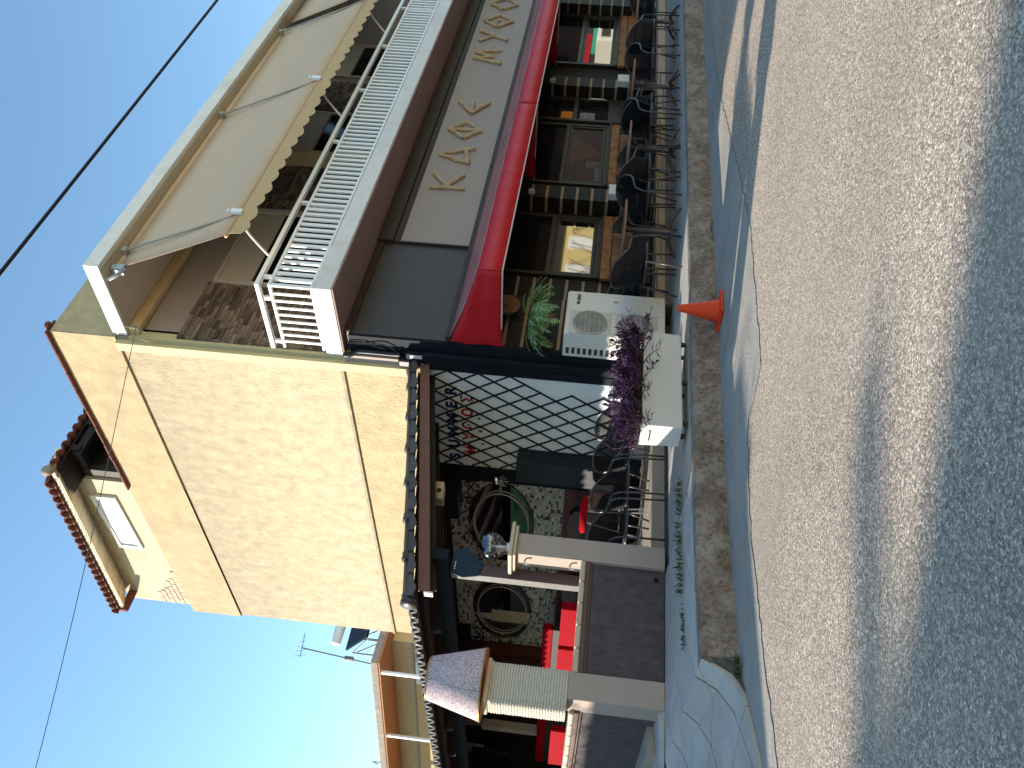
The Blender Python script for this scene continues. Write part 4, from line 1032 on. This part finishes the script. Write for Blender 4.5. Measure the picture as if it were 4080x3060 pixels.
MB().hexa([(6.05,8.45,2.62),(6.28,8.42,2.64),(6.3,8.6,2.64),(6.07,8.63,2.62)],[(6.05,8.45,2.73),(6.28,8.42,2.75),(6.3,8.6,2.75),(6.07,8.63,2.73)]).build('housing',M('pale_ply',(.42,.34,.24),.6),bx)
MB().lathe((6.16,8.432,2.685),[(.03,0),(.03,-.004)],14,axis='y').build('hole',m_black,bx)

# ================================================================== FURNITURE
def make_chair(rear_drop=0.0):
    t=thing('rattan_chair','x','chair',(0,0,0),'black rattan cafe armchairs')
    def sym(sx): return [(sx*.265,-.27,.0),(sx*.262,-.255,.3),(sx*.262,-.235,.50),(sx*.272,-.17,.605),(sx*.285,-.03,.635),(sx*.283,.1,.66),(sx*.255,.20,.735),(sx*.165,.272,.815),(0,.295,.845)]
    L=sym(-1); Rr=sym(1)[::-1][1:]
    hoop=spline(L[2:]+Rr[:-2],5)
    MB().tube(hoop,.0125,8).build('arm_rail',m_tubeb,t,smooth=True)
    for sx in (-1,1):
        MB().tube(sym(sx)[:3],.0125,8).build('leg',m_tubeb,t,smooth=True)
        MB().tube([(sx*.2,.20,.43),(sx*.235,.305,rear_drop)],.0125,8).build('leg',m_tubeb,t,smooth=True)
    ring=[]
    for k in range(28):
        a=2*PI*k/28; ex=abs(math.cos(a))**.7*math.copysign(1,math.cos(a)); ey=abs(math.sin(a))**.7*math.copysign(1,math.sin(a)); ring.append((.245*ex,-.01+.235*ey,.425))
    MB().tube(ring,.013,6,closed=True).build('seat_rim',m_tubeb,t,smooth=True)
    s=MB(); n=28; vs=[(0,-.01,.428)]
    for q,dz in ((.5,-.004),(.96,.008)):
        vs+=[((x)*q,-.01+(y+.01)*q,.435+dz) for x,y,z in ring]
    fs=[(0,1+k,1+(k+1)%n) for k in range(n)]+[(1+k,1+n+k,1+n+(k+1)%n,1+(k+1)%n) for k in range(n)]
    s.add(vs,fs); s.build('seat',m_seatblk,t,smooth=True,solid=.02)
    # woven shell: from the seat rim up to the hoop
    s=MB(); rows=[]; hs=[Vector(p) for p in hoop]
    idx=[i for i,p in enumerate(hs) if p.y>.03]
    topc=[hs[i] for i in idx]; m=len(topc)
    for r in range(7):
        u=r/6; row=[]
        for i,p in enumerate(topc):
            a=PI*(i/(m-1)); lo=Vector((-.235*math.cos(a),.02+.20*math.sin(a)**.8,.43)); q=lo+(p-lo)*u
            q.y+=.035*math.sin(PI*u)*math.sin(a); row.append(q)
        rows.append(row)
    s.grid(rows); s.build('backrest',m_rattan,t,smooth=True,solid=.008)
    MB().tube([(-.2,.2,.25),(-.24,-.25,.25)],.008,6).build('stretcher',m_tubeb,t); MB().tube([(.2,.2,.25),(.24,-.25,.25)],.008,6).build('stretcher',m_tubeb,t)
    return t
def place(root,first,loc,rz,label):
    if first: root.location=loc; root.rotation_euler=(0,0,rz); root['label']=label; return root
    return dup(root,loc,rz,label)
ch=make_chair()
E=PI/2    # facing +x
seats=[((8.68,6.70,0),E,'black rattan chair nearest the air conditioner, facing the first cafe table'),
 ((10.02,6.66,0),-E+.1,'black rattan chair turned toward the first cafe table from its far side'),
 ((10.68,6.64,0),E,'black rattan chair just past the first pillar facing the second cafe table'),
 ((11.88,6.52,0),-E+.08,'black rattan chair on the far side of the second cafe table'),
 ((12.32,6.58,0),E-.05,'black rattan chair facing the third cafe table, back to the second table'),
 ((13.72,6.50,0),-E+.1,'black rattan chair on the far side of the third cafe table'),
 ((14.62,6.42,0),E+.05,'black rattan chair facing the fourth cafe table'),
 ((15.95,6.45,0),-E,'black rattan chair farthest along the pavement'),
 ((9.15,7.33,0),.15,'black rattan chair against the cafe wall behind the first table'),
 ((10.75,7.36,0),.2,'black rattan chair against the first tiled pillar behind the second table'),
 ((12.55,7.35,0),-.1,'black rattan chair against the cafe wall behind the third table'),
 ((13.6,7.36,0),.1,'black rattan chair against the cafe wall below the door notices')]
for i,(l,r_,lab) in enumerate(seats): place(ch,i==0,l,r_,lab)
c2=make_chair(.12)
ts=[((7.55,8.31,0),.05,'black rattan terrace chair nearest the lattice wall, half behind the purple plant'),((6.98,8.30,0),-.04,'second black rattan terrace chair from the lattice wall'),
 ((6.38,8.30,0),.03,'black rattan terrace chair in front of the maroon wood slats'),((5.78,8.30,0),-.03,'black rattan terrace chair nearest the glass lamp pillar')]
for i,(l,r_,lab) in enumerate(ts): place(c2,i==0,l,r_,lab)
def make_table():
    t=thing('cafe_table','x','table',(0,0,0),'round cafe tables on the pavement')
    MB().lathe((0,0,.70),[(.37,0),(.385,.008),(.385,.02),(.375,.028)],36).build('table_top',m_ttop,t,smooth=False)
    MB().lathe((0,0,.06),[(.045,0),(.036,.03),(.036,.6),(.06,.64)],14).build('column',m_tubeb,t,smooth=True)
    for k in range(4):
        a=k*PI/2+.5; ca_,sa_=math.cos(a),math.sin(a)
        MB().tube(spline([(0.02*ca_,.02*sa_,.1),(.12*ca_,.12*sa_,.13),(.24*ca_,.24*sa_,.07),(.33*ca_,.33*sa_,.012)],5),[.024]*10+[.02]*5+[.018],8).build('foot',m_tubeb,t,smooth=True)
    return t
tb=make_table()
for i,(l,lab) in enumerate([((9.36,6.68,0),'round walnut cafe table nearest the street corner'),((11.28,6.62,0),'round walnut cafe table in front of the first pillar'),((13.02,6.52,0),'round walnut cafe table in front of the cafe door'),((15.28,6.45,0),'round walnut cafe table farthest along the pavement')]):
    place(tb,i==0,l,.3*i,lab)
# red chair seat and inner terrace table
rs=thing('red_stool','red topped chrome stool behind the terrace chairs','stool',(6.5,9.1,.12))
MB().lathe((6.5,9.1,.86),[(.2,0),(.24,.02),(.24,.06),(.2,.085)],24).build('seat',m_seatred,rs,smooth=True)
for k in range(3):
    a=k*2*PI/3+.3; MB().tube([(6.5+.1*math.cos(a),9.1+.1*math.sin(a),.86),(6.5+.24*math.cos(a),9.1+.24*math.sin(a),.12)],.011,6).build('leg',m_steel,rs)
s=MB(); s.tube([(6.5+.17*math.cos(2*PI*k/20),9.1+.17*math.sin(2*PI*k/20),.45) for k in range(20)],.009,6,closed=True); s.build('foot_ring',m_steel,rs)
m_mattb=M('matt_black_cloth',(.010,.010,.012),.95,.2,10,spec=0)
def armch(x,y0,label):
    dk=thing('terrace_armchair',label,'armchair',(x,y0+.4,.12),'dark rounded armchairs')
    y1=y0+.82
    MB().poly([(x,y0,.86),(x,y1,.86),(x,y1,1.0),(x,y1-.12,1.08),(x,(y0+y1)/2,1.11),(x,y0+.12,1.08),(x,y0,1.0)],(.1,0,0)).build('backrest',m_mattb,dk,bevel=.02)
    MB().box(x+.01,x+.09,y0+.02,y1-.02,.3,.858).build('side',m_mattb,dk,bevel=.01); MB().box(x+.095,x+.6,y0+.02,y1-.02,.12,.5).build('seat',m_black,dk,bevel=.03)
armch(7.0,9.75,'dark rounded armchair behind the terrace chair nearest the glass lamp pillar'); armch(7.0,11.5,'dark rounded armchair between the steel roof post and the red benches')
# ------------------------------------------------ cone
cn=thing('traffic_cone','orange plastic traffic cone standing in the gutter by the kerb','cone',(6.76,5.74,ROAD))
MB().box(6.60,6.92,5.58,5.90,ROAD+.010,ROAD+.04).build('base',m_cone,cn,bevel=.012)
s=MB(); s.lathe((6.76,5.74,ROAD+.04),[(.115,0),(.11,.012),(.032,.385),(.03,.40),(.02,.402)],28,caps=False); s.build('cone_body',m_cone,cn,smooth=True,solid=.006)
# ------------------------------------------------ planter with purple plant
pl=thing('planter','white rectangular planter on small feet at the pavement edge','planter',(6.28,6.42,0))
s=MB(); x0,x1,y0,y1=5.62,6.95,6.28,6.57
s.hexa([(x0,y0,.06),(x1,y0,.06),(x1,y1,.06),(x0,y1,.06)],[(x0-.012,y0-.012,.455),(x1+.012,y0-.012,.455),(x1+.012,y1+.012,.455),(x0-.012,y1+.012,.455)])
s.build('trough',m_plantbox,pl,bevel=.01)
MB().box(x0+.03,x1-.03,y0+.03,y1-.03,.455,.462).build('soil',m_joint,pl)
for x in (5.72,6.28,6.85):
    for y in (6.33,6.52): MB().lathe((x,y,0),[(.022,0),(.03,.05),(.02,.062)],10).build('foot',m_acdark,pl)
MB().box(5.602,5.607,6.35,6.50,.36,.372).build('label_strip',m_acdark,pl)
pp=thing('purple_plant','purple leaved trailing plant filling the white planter','plant',(6.28,6.42,.46))
rng=random.Random(9); lf=MB(); st=MB()
def leaf(mb,p,d,L,wd,droop=.3):
    d=d.normalized(); up_=Vector((0,0,1)); sd=d.cross(up_); sd=sd.normalized() if sd.length>.05 else Vector((1,0,0)); nn=sd.cross(d)
    a=p; b=p+d*L*.45+Vector((0,0,-droop*L*.12)); c=p+d*L+Vector((0,0,-droop*L*.5))
    mb.add([a,b+sd*wd+nn*wd*.45,b-nn*wd*.1,b-sd*wd+nn*wd*.45,c],[(0,2,1),(0,3,2),(1,2,4),(2,3,4)])
def stem(base,dirv,L,nl):
    p=Vector(base); d=Vector(dirv).normalized(); pts=[p.copy()]
    for k in range(nl):
        d=(d+Vector((rng.uniform(-.22,.22),rng.uniform(-.22,.22),rng.uniform(-.2,.14)))).normalized(); p=p+d*L/nl; pts.append(p.copy())
        for q in range(2):
            a=rng.uniform(0,2*PI); ld=Vector((math.cos(a),math.sin(a),rng.uniform(-.1,.9)))+d*.6
            leaf(lf,p,ld,rng.uniform(.08,.15),rng.uniform(.011,.019),rng.uniform(0,.9))
    st.tube(pts,.0045,5)
for k in range(300):
    x=rng.uniform(5.6,6.98); y=rng.uniform(6.27,6.6)
    stem((x,y,.45),(rng.uniform(-.5,.5),rng.uniform(-.9,.5),rng.uniform(.5,1)),rng.uniform(.14,.33),5)
for x,dx in ((6.02,-.2),(6.2,.2),(6.45,-.1),(6.62,.2),(6.8,.4),(5.7,-.8),(6.9,.9)):
    stem((x,6.27,.46),(dx,-.9,-.25),.26,6)
stem((6.95,6.4,.46),(.9,-.1,.25),.42,8); stem((6.9,6.35,.5),(.7,0,.7),.32,6); stem((5.65,6.4,.46),(-.9,.1,.2),.25,5)
lf.build('foliage',m_purple,pp); st.build('stems',m_purplest,pp)
# ------------------------------------------------ hanging fern
fn=thing('hanging_fern','hanging fern with green and dried fronds below the red awning corner','plant',(8.2,7.35,1.75))
MB().lathe((8.22,7.35,1.74),[(.08,-.10),(.13,-.06),(.15,.04),(.155,.06)],20).build('basket',m_hood,fn,smooth=True)
for k in range(3):
    a=k*2.09; MB().tube([(8.22+.15*math.cos(a),7.35+.15*math.sin(a),1.8),(8.22,7.35,2.32)],.004,5).build('hanger',m_wire,fn)
rng=random.Random(31); g=MB(); dry=MB()
def frond(mb,base,dirv,L,w0,droop):
    p=Vector(base); d=Vector(dirv).normalized(); n=16; pts=[p.copy()]
    for k in range(n):
        d=(d+Vector((0,0,-droop/n))).normalized(); p=p+d*L/n; pts.append(p.copy())
        sd=d.cross(Vector((0,0,1))); sd=sd.normalized() if sd.length>.05 else Vector((1,0,0)); nn=sd.cross(d)
        ww=w0*(math.sin(PI*min(1,(k+1.5)/(n+1)))**.7)
        for sg_ in (-1,1):
            t=sd*sg_; q=p+t*ww+d*ww*.35+nn*rng.uniform(-.25,.25)*ww; mb.add([p-d*.009,p+d*.009,q+d*.004,q-d*.004],[(0,1,2,3)])
    mb.tube(pts,.003,4)
for k in range(75):
    a=rng.uniform(0,2*PI); el=rng.uniform(-.2,.9)
    frond(g,(8.22+.08*math.cos(a),7.35+.08*math.sin(a),1.78),(math.cos(a),math.sin(a),el),rng.uniform(.26,.52),rng.uniform(.045,.075),rng.uniform(.9,2.6))
for k in range(12):
    a=rng.uniform(0,2*PI); frond(dry,(8.22+.08*math.cos(a),7.35+.08*math.sin(a),1.78),(math.cos(a),math.sin(a),rng.uniform(-.4,.5)),rng.uniform(.2,.42),rng.uniform(.02,.035),rng.uniform(1,3))
g.build('fronds',m_fern,fn); dry.build('dry_fronds',m_ferndry,fn)
ht=thing('wall_plate','round brown clay plate hung under the awning on the corner pillar','plate',(8.9,7.68,2.2))
MB().lathe((8.72,7.62,2.2),[(.02,0),(.17,-.03),(.2,-.035),(.205,-.02),(.17,0)],28,axis='y').build('dish',m_terrapot,ht,smooth=True)
# ------------------------------------------------ weeds
def weeds(pts,label,h,n,seed):
    rng=random.Random(seed); s=MB()
    for i in range(n):
        t=rng.random()*(len(pts)-1); k=int(t); f=t-k; x=pts[k][0]+(pts[k+1][0]-pts[k][0])*f+rng.gauss(0,.03); y=pts[k][1]+(pts[k+1][1]-pts[k][1])*f+rng.gauss(0,.03); z=pts[k][2]
        a=rng.uniform(0,2*PI); leaf(s,Vector((x,y,z)),Vector((math.cos(a)*.6,math.sin(a)*.6,rng.uniform(.4,1.4))),rng.uniform(.4,1)*h,rng.uniform(.004,.009),.4)
    o=s.build('weeds',m_weed); return tag(o,label,'weeds')
weeds([(5.3,6.75,0),(4.9,6.85,0),(4.5,6.8,0),(4.12,6.78,0)],'strip of green weeds growing in the pavement crack beside the low wall',.15,170,1)
weeds([(3.95,6.78,0),(3.55,6.75,0)],'sparse weeds in pavement joint left of the kerb end',.07,70,2)
weeds([(3.05,5.86,-.25),(2.95,5.82,-.25)],'tuft of weeds at the broken end of the kerb',.10,60,3)
weeds([(8.4,5.82,-.25),(8.1,5.84,-.25)],'small weed tuft at the foot of the kerb near the cone',.06,24,4)

# ================================================================== HOUSE BEHIND
hb=thing('background_house','yellow two storey house with flat canopy roof behind the terrace','house',(13.2,26.5,0))
u=Vector((-.21,.978,0)); v=Vector((.978,.21,0)); O=Vector((11.98,26,0))
def hbx(a0,a1,b0,b1,z0,z1): 
    P=[O+u*a0+v*b0,O+u*a0+v*b1,O+u*a1+v*b1,O+u*a1+v*b0]
    return MB().hexa([(p.x,p.y,z0) for p in P],[(p.x,p.y,z1) for p in P])
hbx(.8,26,1.6,12,0,6.72).build('wall',m_housey,hb)
hbx(0,26,0,12,6.74,6.80).build('soffit',m_houseo,hb); hbx(-.03,26,-.03,12,6.80,7.02).build('roof_slab',m_houseb,hb)
hbx(.8,26,1.55,1.6,6.0,6.06).build('string_line',m_upwall,hb); hbx(.8,26,1.57,1.6,6.06,6.74).build('lintel_band',M('taupe_band',(.46,.36,.22),.85),hb)
hbx(0,26,0,1.6,4.05,4.2).build('balcony_slab',m_houseb,hb); hbx(0,26,0,.08,4.2,4.95).build('balcony_wall',m_housey,hb)
for k in range(8):
    a=.5+k*3.4; hbx(a,a+.09,.03,.12,4.95,6.74).build('post',m_winwhite,hb)
f=hbx(1.75,2.9,1.5,1.56,4.6,5.95); wn=f.build('window',m_winwhite,hb); hbx(1.85,2.3,1.48,1.495,4.7,5.75).build('pane',m_door,wn); hbx(2.36,2.8,1.48,1.495,4.7,5.75).build('pane',m_door,wn)
s=MB(); s.tube([tuple(O+u*0.0+v*.05+Vector((0,0,4.98))),tuple(O+u*26+v*.05+Vector((0,0,4.98)))],.03,6); s.build('handrail',m_winwhite,hb)
c=O+u*12.3+v*2.2
cm=thing('flue_pipe','grey metal flue with black cowl on the background house roof','chimney',(c.x,c.y,7.0)); MB().lathe((c.x,c.y,7.0),[(.09,0),(.09,1.35)],14).build('pipe',m_steel,cm); MB().lathe((c.x,c.y,8.35),[(.1,0),(.14,.06),(.1,.2),(.02,.26)],14).build('cowl',m_black,cm)
mt=thing('antenna_mast','thin television mast with aerial on the background house roof','antenna',(11.9,26.9,7.0))
MB().tube([(12.45,27.2,7.0),(12.75,27.2,9.75)],.025,6).build('mast',m_wireg,mt)
s=MB(); s.tube([(12.4,27.2,9.7),(13.2,27.0,9.72)],.012,5)
for k in range(5): s.tube([(12.45+k*.17,27.05,9.5+.05*k),(12.45+k*.17,27.25,9.93-.02*k)],.008,4)
s.box(12.5,12.62,27.12,27.28,7.9,8.2); s.build('aerial',m_wireg,mt)
an=thing('small_aerial','small bent wire aerial on the background house roof edge','antenna',(11,30,7)); c=O+u*6.2+v*.4
MB().tube(spline([(c.x,c.y,7.0),(c.x,c.y,7.4),(c.x+.1,c.y+.3,7.5),(c.x+.1,c.y+.5,7.35)],4),.02,5).build('wire',m_wireg,an)
# solar water heater past the end of the yellow wall
sw=thing('solar_heater','white solar water heater tank on a steel frame behind the yellow wall','water heater',(13.4,27,7))
s=MB(); s.lathe((14.1,27.6,8.75),[(.02,-.9),(.17,-.86),(.19,0),(.17,.86),(.02,.9)],18,axis='x'); s.build('tank',m_winwhite,sw,smooth=True)
s=MB(); s.hexa([(13.4,27.2,7.6),(15.0,27.2,7.6),(15.0,28.4,8.5),(13.4,28.4,8.5)],[(13.4,27.15,7.66),(15.0,27.15,7.66),(15.0,28.35,8.56),(13.4,28.35,8.56)]); s.build('collector',m_door,sw)
for x in (13.35,13.9,14.7):
    s=MB(); s.tube([(x,28.4,7.0),(x,28.4,8.3),(x,27.2,7.6),(x,27.2,7.0),(x,28.4,8.2)],.028,5); s.build('frame_leg',m_wireg,sw)

# ================================================================== PLACE AROUND (outside the frame: casts shade and is mirrored in the glass)
def hedge(x0,x1,y0,y1,h,nleaf,lw_,label):
    hg=thing('hedge',label,'hedge',((x0+x1)/2,(y0+y1)/2,0),'hedges left of the terrace')
    s=MB(); rng=random.Random(int(y0*7))
    for k in range(nleaf):
        x=rng.uniform(x0-.1,x1+.1); y=rng.uniform(y0-.1,y1+.1); z=rng.uniform(-.2,h+.1)
        a=rng.uniform(0,2*PI); leaf(s,Vector((x,y,z)),Vector((math.cos(a),math.sin(a),rng.uniform(-.5,.9))),rng.uniform(.9,1.7)*lw_,rng.uniform(.2,.45)*lw_)
    s.build('foliage',m_hedge,hg); s=MB()
    s.box(x0+.1,x1-.1,y0+.1,y1-.1,ROAD,h-.05); s.build('core',M('hedge_inside',(.02,.045,.015),.9),hg)
hedge(-1.4,-.15,11.95,15.5,2.75,2500,.12,'clipped hedge just left of the terrace')
hedge(-11,-8.5,26,56,6.0,7000,.5,'tall leafy screen far left of the terrace')
s=MB(); s.box(-8,2.15,8.05,8.25,ROAD,.9); tag(s.build('garden_wall',m_pil),'plain garden wall continuing left of the terrace','wall')
ha=thing('shadow_house','unseen plain house shaped to cast the shadows on the near road','house',(-20,22,0))  # out of view, outline shaped to cast the near road shadows
D=26.0; off=Vector((-.63*D,.777*D,0)); zs=D*.321+ROAD
def shade_pt(x,y): return Vector((x,y,0))+off
e=shade_pt(2.60,2.0); dd=Vector((.63,-.777,0)); nn=Vector((.777,.63,0))
P=[e,e+Vector((0,8,0))-nn*9.0,e-nn*16-dd*2,e-nn*16+dd*6,e+dd*9-nn*.25]
MB().poly([(p.x,p.y,ROAD) for p in P],(0,0,12)).build('wall',m_housec,ha)
e2=shade_pt(2.25,2.72); P=[e2,e2-nn*6,e2-nn*6-dd*3,e2-dd*3]
MB().poly([(p.x,p.y,ROAD) for p in P],(0,0,zs-ROAD)).build('shadow_annex',m_housec,ha)  # unseen lower block, height set by where its shadow ends
a_=shade_pt(3.58,2.13); b_=shade_pt(1.5,3.2)
MB().bar((a_.x,a_.y,zs-.1),(b_.x,b_.y,zs-.1),.30,.1).build('shadow_beam',m_houseb,ha)  # unseen bar added to cast the narrow shadow strip on the road
c_=shade_pt(2.2,2.85); MB().box(c_.x-.1,c_.x+.1,c_.y-.1,c_.y+.1,ROAD,zs-.1).build('shadow_beam_post',m_houseb,ha)  # unseen post holding up the added shadow bar
# yellow house across the street with white shutters
hc=thing('opposite_house','cream yellow house with white shutters across the street','house',(35,-15,0))
MB().box(28,44.6,-22,-15,ROAD,3.1).build('wall',m_housec,hc); MB().box(28,44.7,-22,-14.6,3.1,6.5).build('upper_storey',m_hood,hc)
for x,wd in ((38.4,1.1),(41.0,1.2),(34,1.2)):
    f=MB().box(x,x+wd,-15.0,-14.93,1.25,2.75); wn=f.build('window',m_winwhite,hc)
    MB().box(x+.06,x+wd/2-.03,-14.93,-14.91,1.3,2.7).build('shutter',m_alu,wn); MB().box(x+wd/2+.03,x+wd-.06,-14.93,-14.91,1.3,2.7).build('shutter',m_alu,wn)
s=MB()
for k in range(14): 
    rng=random.Random(k); x=37+rng.random()*7; s.tube([(x,-14.8,ROAD),(x+rng.uniform(-.8,.8),-14.7,1.2),(x+rng.uniform(-1.6,1.6),-14.7,2.6)],.02,4)
tag(s.build('bare_shrub',m_bark),'bare shrub branches in front of the opposite house','shrub')
gr=thing('dark_garage','dark building across the street','building',(51,-15,0)); MB().box(45,62,-22,-15,ROAD,6).build('wall',m_hood,gr)
MB().box(48.8,53.2,-14.98,-14.9,3.65,4.15).build('banner',m_black,gr); text('ANEETH',.36,(53.0,-14.89,3.78),(PI/2,0,PI),m_white,gr,sx=1.3)
hs=thing('opposite_shop','low shop with green sign across the street','shop',(72,-15,0))
MB().box(62.1,90,-22,-15,ROAD,2.0).build('wall',M('shop_cream',(.5,.48,.42),.8),hs); MB().box(66.5,78,-15,-14.9,2.02,2.9).build('sign_panel',m_green,hs); MB().box(64,70,-15,-14.92,2.95,3.5).build('upper_panel',m_redl,hs); MB().box(69.5,70.6,-14.98,-14.9,1.5,1.9).build('red_board',m_redl,hs)
MB().box(62.1,90,-22,-15.1,2.0,7).build('upper_wall',m_hood,hs)
vn=thing('parked_van','cream van parked across the street','van',(66,-13,ROAD))
s=MB(); s.poly([(63.5,-14.4,ROAD+.5),(67.6,-14.4,ROAD+.5),(67.6,-14.4,ROAD+1.5),(67,-14.4,ROAD+1.7),(66.4,-14.4,ROAD+2.7),(63.5,-14.4,ROAD+2.75)],(0,2.0,0)); s.build('body',m_vanw,vn,bevel=.1)
for x in (64.3,66.8):
    for y in (-14.4,-12.6): MB().lathe((x,y,ROAD+.35),[(.34,0),(.34,.2)],20,axis='y').build('wheel',m_black,vn)
MB().box(64,66.2,-12.4,-12.37,ROAD+1.7,ROAD+2.4).build('side_glass',m_door,vn)
st_=thing('light_bounce_house','unseen long pale house front added to bounce light onto the cafe','house',(5,-15,0))  # out of view, added to bounce warm sunlight back at the cafe
MB().box(-30,27.9,-22,-15,ROAD,6.5).build('wall',m_housec,st_)
